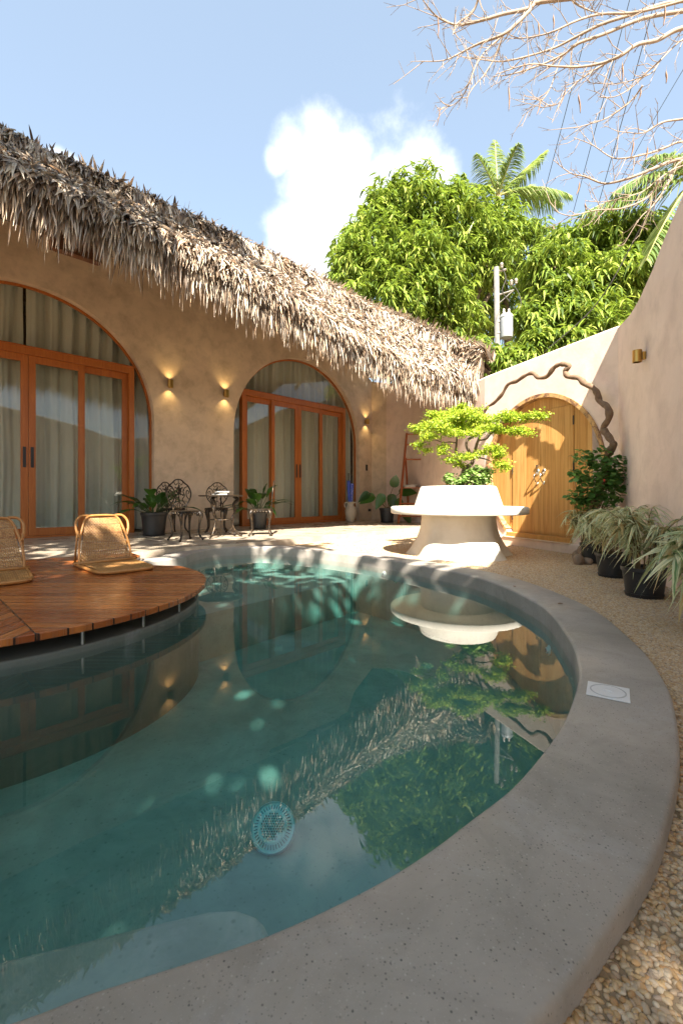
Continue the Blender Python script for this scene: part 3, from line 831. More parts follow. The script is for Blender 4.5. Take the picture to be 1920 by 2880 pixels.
for ai, tc in enumerate(ARC):
    W = 1.58; HT = 2.96; PW = 0.085
    fq1, fq0 = -0.07, -0.19
    tcen = tc + (0.02 if ai == 0 else -0.10)
    mb = MB()
    tbox(mb, tcen - W, tcen - W + PW, 0.0, HT, fq0, fq1)
    tbox(mb, tcen + W - PW, tcen + W, 0.0, HT, fq0, fq1)
    tbox(mb, tcen - W + PW, tcen + W - PW, HT - 0.11, HT, fq0, fq1)
    tbox(mb, tcen - W + PW, tcen + W - PW, 0.0, 0.03, fq0, fq1)
    tbox(mb, tcen - W - 0.02, tcen + W + 0.02, HT, HT + 0.02, fq0, fq1 + 0.02)
    door = mb.build('sliding_door', M['door_wood'], house, bevel=0.004)
    door['label'] = 'wider cropped arched door set at the left' if ai == 0 else 'arched door set behind the iron garden table'
    # arch trim
    mb = MB()
    ap = arch_pts(tc, AR - 0.004, AZ, 48)
    inn = arch_pts(tc, AR - 0.04, AZ, 48)
    k = len(ap)
    for q in (-0.12, -0.16):
        pass
    vs = [hw(a, -0.12, b) for a, b in ap] + [hw(a, -0.12, b) for a, b in inn] + [hw(a, -0.16, b) for a, b in inn] + [hw(a, -0.16, b) for a, b in ap]
    fs = []
    for i in range(k - 1):
        fs += [(i, i + k, i + 1 + k, i + 1), (i + k, i + 2 * k, i + 1 + 2 * k, i + 1 + k)]
    mb.add(vs, fs)
    mb.build('arch_trim', M['door_wood'], door)
    lw = (W - PW) / 2
    for li, (a, b, q) in enumerate(((-2 * lw, -lw + 0.04, -0.150), (-lw - 0.04, -0.003, -0.105), (0.003, lw + 0.04, -0.105), (lw - 0.04, 2 * lw, -0.150))):
        mb = MB(); S = 0.095
        t0, t1 = tcen + a, tcen + b; z0, z1 = 0.032, HT - 0.112
        d = 0.038
        tbox(mb, t0, t0 + S, z0, z1, q - d, q); tbox(mb, t1 - S, t1, z0, z1, q - d, q)
        tbox(mb, t0 + S, t1 - S, z1 - 0.11, z1, q - d, q - 0.001); tbox(mb, t0 + S, t1 - S, z0, z0 + 0.12, q - d, q - 0.001)
        mb.build('door_leaf', M['door_wood'], door, bevel=0.003)
        mb = MB(); tbox(mb, t0 + S - 0.005, t1 - S + 0.005, z0 + 0.11, z1 - 0.10, q - 0.024, q - 0.018)
        mb.build('pane', M['glass'], door)
        if li in (1, 2):
            tt = (t1 - 0.048) if li == 1 else (t0 + 0.048)
            mb = MB(); tbox(mb, tt - 0.021, tt + 0.021, 1.10, 1.42, q, q + 0.007)
            tbox(mb, tt - 0.012, tt + 0.012, 1.20, 1.38, q + 0.007, q + 0.010)
            mb.build('handle', M['dark_plate'], door, bevel=0.003)
            if li == 1:
                pass
    # fanlight and sidelights glass: arch shape minus door rectangle, split in three pieces
    mb = MB()
    R2 = AR - 0.02
    xs = tcen + W; zz = HT
    # top segment above the header
    aa = math.asin(min(1, (zz - AZ) / R2))
    seg = [(tc + R2 * math.cos(x), AZ + R2 * math.sin(x)) for x in np.linspace(aa, PI - aa, 40)]
    face_tz(mb, seg, -0.14)
    for sgn in (-1, 1):
        side = [(tcen + sgn * W, 0.0)]
        side += [(tc + sgn * R2, 0.0), (tc + sgn * R2, AZ)]
        for x in np.linspace(0, aa, 12)[1:]:
            side.append((tc + sgn * R2 * math.cos(x), AZ + R2 * math.sin(x)))
        side.append((tcen + sgn * W, HT))
        if sgn < 0: side = side[::-1]
        face_tz(mb, side, -0.14)
    mb.build('fanlight', M['glass'], door)
    # curtains: two per arch
    for ci in (0, 1):
        ts = np.linspace(tc - AR - 0.1 if ci == 0 else tcen + 0.02, tcen - 0.02 if ci == 0 else tc + AR + 0.1, 220)
        rg = np.random.default_rng(3 + ai * 2 + ci)
        ph = rg.uniform(0, 6, 6)
        zs = np.linspace(0.03, 4.15, 14)
        V = []
        for z in zs:
            pin = z / 4.15
            for tt in ts:
                x = (tt - ts[0]) * (1.0 + 0.012 * math.sin(z * 2 + ph[5]))
                q = 0.050 * math.sin(x * 25 + ph[0] + 1.2 * math.sin(x * 4 + ph[1]) + 0.35 * math.sin(z * 1.3 + ph[4])) + 0.030 * math.sin(x * 11 + ph[2] + z * 0.5) * (1.3 - pin) + 0.014 * math.sin(x * 60 + ph[3])
                p = hw(tt, -0.40 + q, z)
                V.append(p)
        nx = len(ts)
        Q = [(j * nx + i, j * nx + i + 1, (j + 1) * nx + i + 1, (j + 1) * nx + i) for j in range(len(zs) - 1) for i in range(nx - 1)]
        cu = np_mesh('curtain', [tuple(p) for p in V], Q, M['curtain'])
        where = [['left curtain behind the cropped arched door at the left edge', 'right curtain behind the cropped arched door at the left edge'],
                 ['left curtain behind the arched door by the iron table', 'right curtain behind the arched door by the umbrella jug']][ai][ci]
        tag(cu, 'pleated grey green ' + where, 'curtain', 'curtains behind the arched doors')

# ------------------------------------------------------------------ thatched roof
def lerp(a, b, t): return a + (b - a) * t
eave_c = []; ridge_c = []
DE, DRG = 3.36, 0.86      # distance out from the wall of eave and ridge
ts = list(np.linspace(-5.5, 4.6, 12))
for t_ in ts:
    zE = float(np.interp(t_, [-5.5, -0.5, 2.0, 4.6], [3.58, 3.56, 3.46, 3.10]))
    eave_c.append(hw(t_, DE, zE))
    tr_ = float(np.interp(t_, [-5.5, 4.6], [-5.5, 6.9]))
    ridge_c.append(hw(tr_, DRG, float(np.interp(t_, [-5.5, 0, 3], [5.08, 5.12, 5.30]))))
eave_c += [Vector((1.15, 7.72, 2.92)), Vector((1.75, 7.80, 2.80)), Vector((2.34, 7.78, 2.68))]
ridge_c += [Vector((1.35, 10.95, 4.98)), Vector((2.0, 9.9, 4.2)), Vector((2.62, 7.8, 2.93))]
ec = catmull(eave_c, 6); rc = catmull(ridge_c, 6)
NA = len(ec); NB = 12
SURF = np.zeros((NA, NB + 1, 3))
for i in range(NA):
    for j in range(NB + 1):
        b = j / NB
        p = ec[i].lerp(rc[i], b)
        bul = 0.12 * math.sin(PI * b) + 0.34 * (1 if b > 0.47 else 0) * (1 - b)
        SURF[i, j] = (p.x, p.y, p.z + bul)
mb = MB()
vs = [tuple(SURF[i, j] + np.array([0, 0, -0.10])) for i in range(NA) for j in range(NB + 1)]
under = [tuple(SURF[i, j] + np.array([0.0, 0.0, -0.20 if j > 0 else -0.14])) for i in range(NA) for j in range(NB + 1)]
fs = []
st = NB + 1; off = NA * st
for i in range(NA - 1):
    for j in range(NB):
        a = i * st + j
        fs.append((a, a + st, a + st + 1, a + 1)); fs.append((a + off, a + off + 1, a + off + st + 1, a + off + st))
    fs.append((i * st, i * st + off, (i + 1) * st + off, (i + 1) * st))
# back slope down behind the ridge
bk = []
for i in range(NA):
    p = Vector(vs[i * st + NB]); kf = 1.0 if p.z > 4.3 else 0.02; q_ = p + Vector((-HN.x * 2.6, -HN.y * 2.6, -0.9)) * kf; q_.z = max(q_.z, min(4.25, p.z))
    if p.x > 0.9 and p.z > 4.1: q_ = Vector((p.x - 0.2, p.y + 2.4, 4.2))
    bk.append(q_)
b0 = len(vs) + len(under)
for i in range(NA - 1):
    a = i * st + NB
    fs.append((a, a + st, b0 + i + 1, b0 + i))
mb.add(vs + under + [tuple(p) for p in bk], fs)
roof = mb.build('thatch_roof', M['thatch_core'], house)

def surf_eval(a, b):
    """a,b arrays in [0,1] -> position, slope direction (down), normal"""
    x = a * (NA - 1); i = np.clip(x.astype(int), 0, NA - 2); fx = (x - i)[:, None]
    y = b * NB; j = np.clip(y.astype(int), 0, NB - 1); fy = (y - j)[:, None]
    p00 = SURF[i, j]; p10 = SURF[i + 1, j]; p01 = SURF[i, j + 1]; p11 = SURF[i + 1, j + 1]
    P = (p00 * (1 - fx) + p10 * fx) * (1 - fy) + (p01 * (1 - fx) + p11 * fx) * fy
    dn = norm((p00 - p01) * (1 - fx) + (p10 - p11) * fx)
    al = norm((p10 - p00) * (1 - fy) + (p11 - p01) * fy)
    nn = norm(np.cross(al, -dn))
    nn[nn[:, 2] < 0] *= -1
    return P, dn, al, nn

parts = []
rg = np.random.default_rng(21)
def thatch_rows(count, b_lo, b_hi, rows, lmin, lmax, lift, wid=(0.018, 0.038), hang=0.0, out=0.03):
    # arc-length weighting: the far end has few units of a
    a = rg.uniform(0, 1, count)
    row = rg.integers(0, rows, count)
    b = b_lo + (b_hi - b_lo) * (row + rg.normal(0, 0.16, count)) / max(rows, 1)
    b = np.clip(b + 0.012 * np.sin(a * 60) + 0.008 * np.sin(a * 171), 0, 0.999)
    P, dn, al, nn = surf_eval(a, b)
    n_ = count
    D = dn + al * rg.normal(0, 0.26, n_)[:, None] + nn * (rg.normal(lift, 0.16, n_))[:, None]
    D[:, 2] -= hang * rg.uniform(0.5, 1.2, n_)
    D = norm(D)
    L = rg.uniform(lmin, lmax, n_)
    P = P + nn * (out + rg.uniform(-0.03, 0.06, n_))[:, None]
    NN = norm(nn + rg.normal(0, 0.55, (n_, 3)))
    Wd = rg.uniform(wid[0], wid[1], n_)
    parts.append(blades(P, D, NN, L, Wd, droop=rg.uniform(0.0, 0.35, n_), prof=(0.7, 1.0, 0.7, 0.08)))
# length of eave is ~13 m
thatch_rows(30000, 0.0, 1.0, 22, 0.18, 0.36, 0.15)
thatch_rows(7000, 0.50, 0.53, 1, 0.22, 0.40, 0.12, hang=0.45, out=0.06)
thatch_rows(9000, 0.0, 0.05, 2, 0.20, 0.36, 0.02, hang=0.75)
thatch_rows(5500, 0.0, 0.02, 1, 0.14, 0.50, 0.0, hang=1.6, out=-0.06, wid=(0.014, 0.032))
thatch_rows(2200, 0.0, 0.02, 1, 0.15, 0.50, 0.0, hang=2.2, out=-0.16, wid=(0.012, 0.026))
thatch_rows(2600, 0.95, 1.0, 1, 0.12, 0.34, 0.75, out=0.02)
thatch_rows(350, 0.55, 1.0, 12, 0.2, 0.36, 1.0, wid=(0.025, 0.05))
V, Q, UV = join_np(parts)
np_mesh('thatch', V, Q, M['thatch'], roof, UV, smooth=False)
# rafters and beams under the eave
mb = MB()
for t_ in np.arange(-5, 8.2, 1.1):
    e0 = hw(t_, 2.2, 3.98); e1_ = hw(t_, -0.1, 4.85)
    if t_ > 4.6: e0 = hw(t_, 1.6, 3.75)
    mb.tube([e0, e1_], 0.045, 6)
mb.build('rafters', M['dark_timber'], house)
pb = yp(200, 712, 4.35)
mb = MB(); q0 = hw(-1.05, 2.6, 0)
a_ = yp(165, 690, 4.9); b_ = yp(262, 742, 5.2)
mb.box(((a_.x + b_.x) / 2, (a_.y + b_.y) / 2, (a_.z + b_.z) / 2 + 0.06), (0.5, 0.10, 0.16), rz=math.atan2(HD.y, HD.x))
mb.build('eave_beam', M['dark_timber'], house)

# wall lamps
lamp_mb = MB()
def wall_lamp(loc, nrm, lit, label, group):
    w = thing('wall_lamp', loc, label, 'wall lamp', group, rz=math.atan2(nrm.y, nrm.x))
    mb = MB()
    mb.lathe([(0.044, -0.07), (0.050, -0.07), (0.050, 0.07), (0.044, 0.07), (0.044, -0.07)], c=(0.085, 0, 0), seg=24)
    mb.lathe([(0.0, 0.0), (0.044, 0.0)], c=(0.085, 0, 0), seg=24)
    mb.build('shade', M['brass'], w, smooth=True, autosmooth=40)
    mb = MB(); mb.box((0.018, 0, 0), (0.036, 0.05, 0.09)); mb.build('bracket', M['brass'], w, bevel=0.003)
    if lit:
        for sg in (-1, 1):
            ld = bpy.data.lights.new('lamp_beam', 'SPOT'); ld.energy = 1.9; ld.color = (1.0, 0.68, 0.28)
            ld.spot_size = math.radians(105); ld.spot_blend = 0.9; ld.shadow_soft_size = 0.012
            lo = bpy.data.objects.new('lamp_beam', ld); link(lo, w)
            lo.location = (0.085, 0, 0.035 * sg)
            lo.rotation_euler = (0 if sg < 0 else PI, 0, 0)
    return w
for (u, v, tt, zz, nm) in ((475, 1080, 2.548, 2.755, 'lit brass cylinder wall lamp beside the cropped left arch'), (635, 1108, 3.72, 2.76, 'lit brass cylinder wall lamp just left of the middle arch'), (1028, 1183, 8.05, 2.70, 'lit brass cylinder wall lamp right of the middle arch near the corner')):
    wall_lamp(hw(tt, 0.0, zz), HN, True, nm, 'wall lamps')
k_ = min(range(len(near_wall) - 1), key=lambda i: abs(near_wall[i].x / max(near_wall[i].y, .1) - (1823 - CX) / F) if near_wall[i].y > 0.5 else 9)
pL = near_wall[k_]; tg = (near_wall[k_ + 1] - near_wall[k_ - 1]).normalized(); nr = Vector((tg.y, -tg.x, 0))
if nr.x > 0: nr = -nr
wall_lamp(Vector((pL.x, pL.y, EYE + (HZ - 1000) / F * pL.y)), nr, False, 'unlit brass lamp on the tall pink wall at the right', 'wall lamps').scale = (0.8, 0.8, 0.8)

# switch plate and socket
o = thing('light_switch', hw(8.10, 0.0, EYE + (HZ - 1315) / F * 12.3), 'small black switch plate on the wall under the far lamp', 'light switch', rz=math.atan2(HN.y, HN.x))
mb = MB(); mb.box((0.006, 0, 0), (0.012, 0.075, 0.165)); mb.build('plate', M['dark_plate'], o, bevel=0.003)
mb = MB(); mb.box((0.014, 0, 0.02), (0.004, 0.04, 0.05)); mb.build('rocker', M['dark_plate'], o)
o = thing('wall_socket', hw(8.22, 0.0, 0.27), 'small black socket plate low on the wall behind the heart leaved plant', 'wall socket', rz=math.atan2(HN.y, HN.x))
mb = MB(); mb.box((0.006, 0, 0), (0.012, 0.11, 0.07)); mb.build('plate', M['dark_plate'], o, bevel=0.003)
mb = MB(); mb.box((0.014, 0, 0), (0.004, 0.07, 0.03)); mb.build('cover', M['dark_plate'], o)

# ------------------------------------------------------------------ garden wall with round gate
gwall = thing('garden_wall', (0, 0, 0), 'pale pink plastered garden wall sweeping round and rising steeply to the right', 'wall')
mb = MB()
TH = 0.18
def strip(pts):
    n = len(pts); vs = []
    nrm_ = []
    for i, p in enumerate(pts):
        tg = (pts[min(i + 1, n - 1)] - pts[max(i - 1, 0)]).normalized()
        nrm_.append(Vector((-tg.y, tg.x, 0)))
    for p, nn in zip(pts, nrm_):
        if nn.x < 0 and False: nn = -nn
        z = wall_top(p.y)
        out_ = nn if nn.dot(Vector((1, 0.2, 0))) > 0 else -nn
        vs += [(p.x, p.y, ZG - 0.1), (p.x, p.y, z - 0.025), (p.x + out_.x * 0.025, p.y + out_.y * 0.025, z), (p.x + out_.x * (TH - 0.025), p.y + out_.y * (TH - 0.025), z), (p.x + out_.x * TH, p.y + out_.y * TH, z - 0.025), (p.x + out_.x * TH, p.y + out_.y * TH, ZG - 0.1)]
    fs = [(i * 6 + j, i * 6 + j + 1, (i + 1) * 6 + j + 1, (i + 1) * 6 + j) for i in range(n - 1) for j in range(5)]
    return vs, fs
fw = far_wall; nw = near_wall
mb.add(*strip(fw)); mb.add(*strip(nw))
# gate panel with circular hole
GC, GZ, GR = 0.73, 1.00, 1.07
tA, tB = -0.42, 1.66
hole = [(GC + GR * math.cos(a), GZ + GR * math.sin(a)) for a in np.linspace(0, 2 * PI, 65)[:-1]]
hole = [(a, max(b, 0.08)) for a, b in hole]
ou = [(tA, ZG - 0.1), (tB, ZG - 0.1), (tB, 2.64 - 0.025), (tA, 2.64 - 0.025)]
# wedges between outer rectangle and hole, built by tessellation with a hole
tri = tessellate_polygon([[Vector((a, b, 0)) for a, b in ou], [Vector((a, b, 0)) for a, b in hole]])
al_ = ou + hole
mb.add([gw(a, 0, b) for a, b in al_], [tuple(t3) for t3 in tri])
hn = len(hole)
mb.add([gw(a, 0, b) for a, b in hole] + [gw(a, -TH, b) for a, b in hole], [(i, (i + 1) % hn, (i + 1) % hn + hn, i + hn) for i in range(hn)])
zt = 2.64
mb.add([gw(tA, 0, zt - .025), gw(tB, 0, zt - .025), gw(tB, -.025, zt), gw(tA, -.025, zt), gw(tA, -TH + .025, zt), gw(tB, -TH + .025, zt), gw(tA, -TH, zt - .025), gw(tB, -TH, zt - .025), gw(tA, -TH, -.2), gw(tB, -TH, -.2)],
       [(0, 1, 2, 3), (3, 2, 5, 4), (4, 5, 7, 6)])
mb.build('wall', M['pink_plaster'], gwall, smooth=True, autosmooth=35)
# plinth step in front of the gate
mb = MB()
pl = [gw(-0.55, 0.0), gw(1.75, 0.0), gw(1.6, 0.07), gw(-0.45, 0.07)]
mb.prism([(p.x, p.y) for p in pl], ZG - 0.1, 0.035)
mb.build('plinth', M['pink_plaster'], gwall, bevel=0.015)
# the round gate: frame ring, four boards, sill
def gbox(mb, t0, t1, z0, z1, q0, q1):
    vs = [gw(t, q, z) for z in (z0, z1) for (t, q) in ((t0, q1), (t1, q1), (t1, q0), (t0, q0))]
    mb.add(vs, [(0, 3, 2, 1), (4, 5, 6, 7), (0, 1, 5, 4), (1, 2, 6, 5), (2, 3, 7, 6), (3, 0, 4, 7)])
mb = MB()
a_s = np.linspace(-0.30 * PI, 1.30 * PI, 72)
def gz(r, a): return (GC + r * math.cos(a), max(GZ + r * math.sin(a), 0.095))
ri, ro_ = GR - 0.03, GR + 0.022
vs = []
for a in a_s:
    for (r, q) in ((ro_, 0.0), (ro_, 0.02), (ri, 0.02), (ri, -0.12)):
        x, z = gz(r, a); vs.append(gw(x, q, z))
mb.add(vs, [(i * 4 + j, i * 4 + j + 1, (i + 1) * 4 + j + 1, (i + 1) * 4 + j) for i in range(len(a_s) - 1) for j in range(3)])
t = NT('gate_frame_bark'); co = t.coord('Object')
c = t.mix(t.ramp(t.noise(co, 7, 5, 0.7, 1.0), [(0.42, 0), (0.58, 1)]), (0.17, 0.08, 0.045), (0.60, 0.36, 0.14))
gframe_m = t.done(t.pbr(c, 0.6, bump=t.bump(t.noise(co, 25, 4), 0.5, 0.006)))
gframe = mb.build('gate_frame', gframe_m, gwall)
# sill follows the chord then tilts up at both ends
mb = MB(); ch = math.sqrt(GR ** 2 - (GZ - 0.10) ** 2)
gbox(mb, GC - ch - 0.02, GC + ch + 0.02, 0.035, 0.105, -0.12, 0.03)
mb.build('gate_sill', M['gate_wood'], gwall, bevel=0.004)
# knots, plank joints and hairline cracks are left to the material; a small doorstep stone edge follows the plinth
mb = MB(); gbox(mb, GC - ch - 0.05, GC + ch + 0.05, 0.030, 0.042, 0.0, 0.085)
mb.build('doorstep', M['house_plaster'], gwall, bevel=0.004)

def slab(name, t0, t1, q0, q1, parent, mat, inset=0.0, zb=0.107, zcap=None):
    """vertical slice of the disc between t0 and t1"""
    R = GR - 0.032
    xs_ = np.linspace(t0, t1, 24)
    top = [(x, GZ + math.sqrt(max(R * R - (x - GC) ** 2, 0))) for x in xs_]
    if zcap is not None: top = [(x, min(z, zcap(x))) for x, z in top]
    bot = [(x, max(zb, GZ - math.sqrt(max(R * R - (x - GC) ** 2, 0)))) for x in xs_]
    # local frame: object placed at gw(0), rotated so that x runs along the wall
    o = bpy.data.objects.new(name, None)
    n = len(xs_)
    loc = []
    for q in (q1, q0):
        loc += [(x, -q, z) for x, z in top] + [(x, -q, z) for x, z in bot]
    m = MB()
    fs = []
    for i in range(n - 1):
        fs.append((i, i + n, i + n + 1, i + 1))
        fs.append((2 * n + i, 2 * n + i + 1, 3 * n + i + 1, 3 * n + i))
        fs.append((i, i + 1, 2 * n + i + 1, 2 * n + i)); fs.append((n + i, 3 * n + i, 3 * n + i + 1, n + i + 1))
    fs.append((0, 2 * n, 3 * n, n)); fs.append((n - 1, 2 * n - 1, 4 * n - 1, 3 * n - 1))
    m.add(loc, fs)
    ob = m.build(name, mat, parent)
    ob.matrix_world = Matrix(((gdir.x, -gnor.x, 0, gate_a.x), (gdir.y, -gnor.y, 0, gate_a.y), (0, 0, 1, 0), (0, 0, 0, 1)))
    return ob
hwid = 0.56
slab('fixed_panel', GC - GR + 0.035, GC - hwid - 0.004, -0.115, -0.075, gwall, M['gate'])
slab('fixed_panel', GC + hwid + 0.004, GC + GR - 0.035, -0.115, -0.075, gwall, M['gate'])
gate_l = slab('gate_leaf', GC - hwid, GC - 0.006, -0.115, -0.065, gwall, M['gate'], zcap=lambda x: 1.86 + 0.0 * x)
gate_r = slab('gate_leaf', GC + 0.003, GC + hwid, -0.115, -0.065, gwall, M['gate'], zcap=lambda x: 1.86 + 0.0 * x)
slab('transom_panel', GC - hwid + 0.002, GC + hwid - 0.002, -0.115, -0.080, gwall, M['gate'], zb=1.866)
inv = Matrix()
for lf, sg in ((gate_l, -1), (gate_r, 1)):
    x = GC + sg * 0.058; q = -0.065
    # local coordinates (x, -q, z)
    mb = MB()
    prof = [(0.0, 0.0), (0.012, 0.012), (0.024, 0.018), (0.030, 0.010), (0.030, 0.0)]
    vs = []
    for zc_, ra_, rb_ in ((1.0, 0.030, 0.046), (0.835, 0.016, 0.024)):
        ring = []
        for (rr_, hh_) in ((1.0, 0.0), (0.9, 0.008), (0.55, 0.014), (0.05, 0.016)):
            ring.append([(x + ra_ * rr_ * math.cos(a), -q - hh_, zc_ + rb_ * rr_ * math.sin(a)) for a in np.linspace(0, 2 * PI, 21)[:-1]])
        flat = [p for r in ring for p in r]
        mb.add(flat, [(i * 20 + k, i * 20 + (k + 1) % 20, (i + 1) * 20 + (k + 1) % 20, (i + 1) * 20 + k) for i in range(3) for k in range(20)])
    mb.tube(catmull([(x, -q - 0.01, 0.985), (x, -q - 0.05, 0.965), (x, -q - 0.070, 0.93), (x, -q - 0.052, 0.89), (x, -q - 0.030, 0.855), (x, -q - 0.006, 0.84)], 5), 0.0085, 8)
    mb.build('pull_handle', M['chrome'], lf, smooth=True)
    mb = MB()
    for zc_ in (0.35, 1.05, 1.65):
        xx = GC + sg * (hwid + 0.002)
        mb.tube([(xx, -q - 0.004, zc_ - 0.06), (xx, -q - 0.004, zc_ + 0.06)], 0.008, 8)
    mb.build('hinge', M['dark_plate'], lf)
x = GC - 0.055
mb = MB(); mb.tube([(x, 0.065, 1.085), (x, 0.045, 1.085)], [0.022, 0.018], 16); mb.build('lock_cylinder', M['chrome'], gate_l, smooth=True, autosmooth=30)

# ------------------------------------------------------------------ climber trunk over the gate with a leafy shrub
vn = thing('climbing_shrub', gw(1.75, 0.25, ZG), 'leafy climbing shrub whose twisted bare stem arches over the round gate', 'climbing plant')
VZ = [(1270, 1290), (1290, 1200), (1335, 1130), (1325, 1090), (1275, 1020), (1252, 975), (1300, 890), (1288, 800), (1222, 750), (1203, 690), (1165, 635), (1095, 600), (1040, 552), (955, 540), (932, 492), (965, 452), (920, 436), (875, 440), (830, 470), (775, 538), (705, 550), (655, 512), (590, 532), (520, 578), (445, 608), (395, 690), (330, 760), (270, 800), (240, 850)]
pts = []
root = vn.location.copy()
def wall_at(u, q):
    s = (u - CX) / F
    t_ = (gate_a.y * s - gate_a.x) / (gdir.x - gdir.y * s)
    t_ = min(max(t_, -1), 1.62 + max(0, 0))
    p = gw(t_, q)
    return p
for i, (a, b) in enumerate(VZ):
    u, v = 1280 + a / 3.0154, 880 + b / 3.0154
    q = 0.16 if i > 4 else 0.18
    s = (u - CX) / F
    # intersect the ray with the wall plane offset by q
    ga = gate_a + gnor * q
    t_ = (ga.y * s - ga.x) / (gdir.x - gdir.y * s)
    p = ga + gdir * t_
    if u > 1690:     # near the corner the stem follows the curve
        Yc = 5.25
        p = Vector((s * Yc, Yc, 0))
        if p.x > 3.0: p *= 3.0 / p.x
    pts.append(Vector((p.x, p.y, EYE + (HZ - v) / F * p.y)))
base = [Vector((root.x + 0.02, root.y, ZG - 0.02)), Vector((root.x, root.y, 0.35)), Vector((pts[0].x, pts[0].y, pts[0].z - 0.15))]
full = base + pts
sm_ = catmull(full, 5)
nn_ = len(sm_)
rad = [0.041 * (1 - 0.45 * i / nn_) * (1 + 0.22 * math.sin(i * 0.9) * math.sin(i * 0.37)) for i in range(nn_)]
sm_ = [p - root for p in sm_]
mb = MB(); mb.tube(sm_, rad, 10); mb.build('twisted_stem', M['vine_bark'], vn, smooth=True)
rg = np.random.default_rng(5)
# crown px polygon blobs: (u, v, radius px)
blobs = [(1700, 1290, 38), (1735, 1310, 30), (1660, 1330, 34), (1620, 1335, 20), (1700, 1360, 55), (1740, 1370, 34), (1655, 1375, 30), (1690, 1415, 42), (1640, 1400, 26), (1640, 1285, 24), (1610, 1400, 16), (1745, 1340, 24)]
Ps, Ns = [], []
for (u, v, r) in blobs:
    c = yp(u, v, 4.95); R = r / F * 4.95
    k = int(10 * (R / 0.12) ** 2) + 7
    d = rnd_unit(k, rg); rr_ = rg.uniform(0.35, 1.25, k) ** 0.6
    p = np.array([c.x, c.y, c.z]) + d * rr_[:, None] * R * np.array([1, 0.9, 0.85])
    Ps.append(p)
P = np.concatenate(Ps); n_ = len(P)
P[:, 0] = np.minimum(P[:, 0], 3.03)
parts = []
for k in range(5):
    ang = rg.uniform(0, 2 * PI, n_)
    D = np.stack([np.cos(ang), np.sin(ang), rg.normal(-0.15, 0.25, n_)], 1)
    base_ = P + rg.normal(0, 0.025, (n_, 3))
    parts.append(blades(base_, D, np.stack([rg.normal(0, .35, n_), rg.normal(0, .35, n_), np.ones(n_)], 1), rg.uniform(0.045, 0.078, n_), rg.uniform(0.038, 0.058, n_), droop=0.25, prof=(0.15, 0.95, 0.9, 0.05)))
V, Q, UV = join_np(parts)
np_mesh('foliage', V - np.array(root), Q, M['bougain_leaf'], vn, UV)
mb = MB()
for i in range(26):
    p = Vector(P[rg.integers(0, n_)]) - root
    mb.tube(catmull([Vector((0, 0, 0.25)) * rg.uniform(0.2, 1.5), p * 0.6 + Vector((0, 0, 0.08)), p], 4), [0.006] * 4 + [0.004] * 4 + [0.002], 5)
mb.build('twigs', M['stem_brown'], vn)
mb = MB(); pf = yp(1697, 1351, 4.62) - root
for k in range(7):
    mb.tube([pf, pf + Vector((rg.normal(0, .008), rg.normal(0, .006), rg.normal(0, .008)))], [0.002, 0.004], 5)
mb.build('flower', M['red_flower'], vn)

# ------------------------------------------------------------------ planter bench
PC = Vector((1.47, 5.67, ZG))
pb_ = thing('planter_bench', PC, 'round white plaster planter with a ring seat and flared trunk like base', 'planter bench')
zs_ = 0.52 - ZG; zl = 0.435 - ZG; zr = 0.775 - ZG
mb = MB()
prof = []
for k in range(25):
    f = k / 24; z = zl * f - 0.03 * (1 - f)
    r = 0.455 + 0.20 * (1 - f) ** 2.3
    prof.append((r, z))
def lobes(r, z, a):
    w = max(0.0, 1 - z / zl) ** 1.3
    return r * (1 + 0.085 * w * math.sin(5 * a + 0.9) + 0.05 * w * math.sin(8 * a + 2.1) + 0.012 * math.sin(3 * a + 6 * z))
mb.lathe(prof, seg=96, fn=lobes)
mb.build('pedestal', M['white_plaster'], pb_, smooth=True)
mb = MB()
e = 0.012
mb.lathe([(0.3, zl), (0.84 - e, zl), (0.84, zl + e), (0.84, zs_ - e), (0.84 - e, zs_), (0.5, zs_)], seg=96, fn=lambda r, z, a: r * (1 + 0.006 * math.sin(3 * a)))
mb.build('seat', M['white_plaster'], pb_, smooth=True, autosmooth=50)
mb = MB()
mb.lathe([(0.545, zs_ - 0.002), (0.535, zs_ + 0.03), (0.468, zr - 0.02), (0.455, zr), (0.412, zr), (0.402, zr - 0.02), (0.402, zr - 0.10), (0.0, zr - 0.10)], seg=96, fn=lambda r, z, a: r * (1 + 0.006 * math.sin(4 * a + 1)))
mb.build('rim', M['white_plaster'], pb_, smooth=True, autosmooth=50)
mb = MB(); mb.lathe([(0.0, zr - 0.05), (0.3, zr - 0.055), (0.414, zr - 0.07)], seg=32); mb.build('soil', M['soil'], pb_)
PY = 5.67
# ornamental tree in the planter
tr0 = yp(1296, 1372, PY)
tree = thing('ornamental_tree', (tr0.x, tr0.y, zr + ZG - 0.06), 'small flat topped tree with bright lime green leaves in the white planter', 'tree')
R0 = tree.location.copy()
def Z3(x, y, dy=0.0):
    """pixel in the planter crop (scale 3.7333, origin 1060,1120)"""
    return yp(1060 + x / 3.7333, 1120 + y / 3.7333, PY + dy)
mb = MB()
def limb(pts, r0, r1, seg=8):
    s_ = catmull([Z3(*p) - R0 for p in pts], 5)
    mb.tube(s_, list(np.linspace(r0, r1, len(s_))), seg)
limb([(880, 950), (895, 840), (920, 740), (990, 690), (1010, 610)], 0.038, 0.022)
limb([(1010, 620), (1040, 500), (1070, 420), (1100, 330, .05)], 0.022, 0.013)
limb([(985, 590), (945, 520), (940, 450), (1000, 405), (1050, 380), (1130, 300, -.1)], 0.022, 0.010)
limb([(905, 740), (860, 670), (820, 620, .05), (830, 500, .1), (840, 380, .1)], 0.022, 0.011)
limb([(1060, 440), (1140, 430, -.1), (1180, 390, -.1), (1260, 300, -.15), (1400, 230, -.2), (1560, 190, -.25)], 0.012, 0.005)
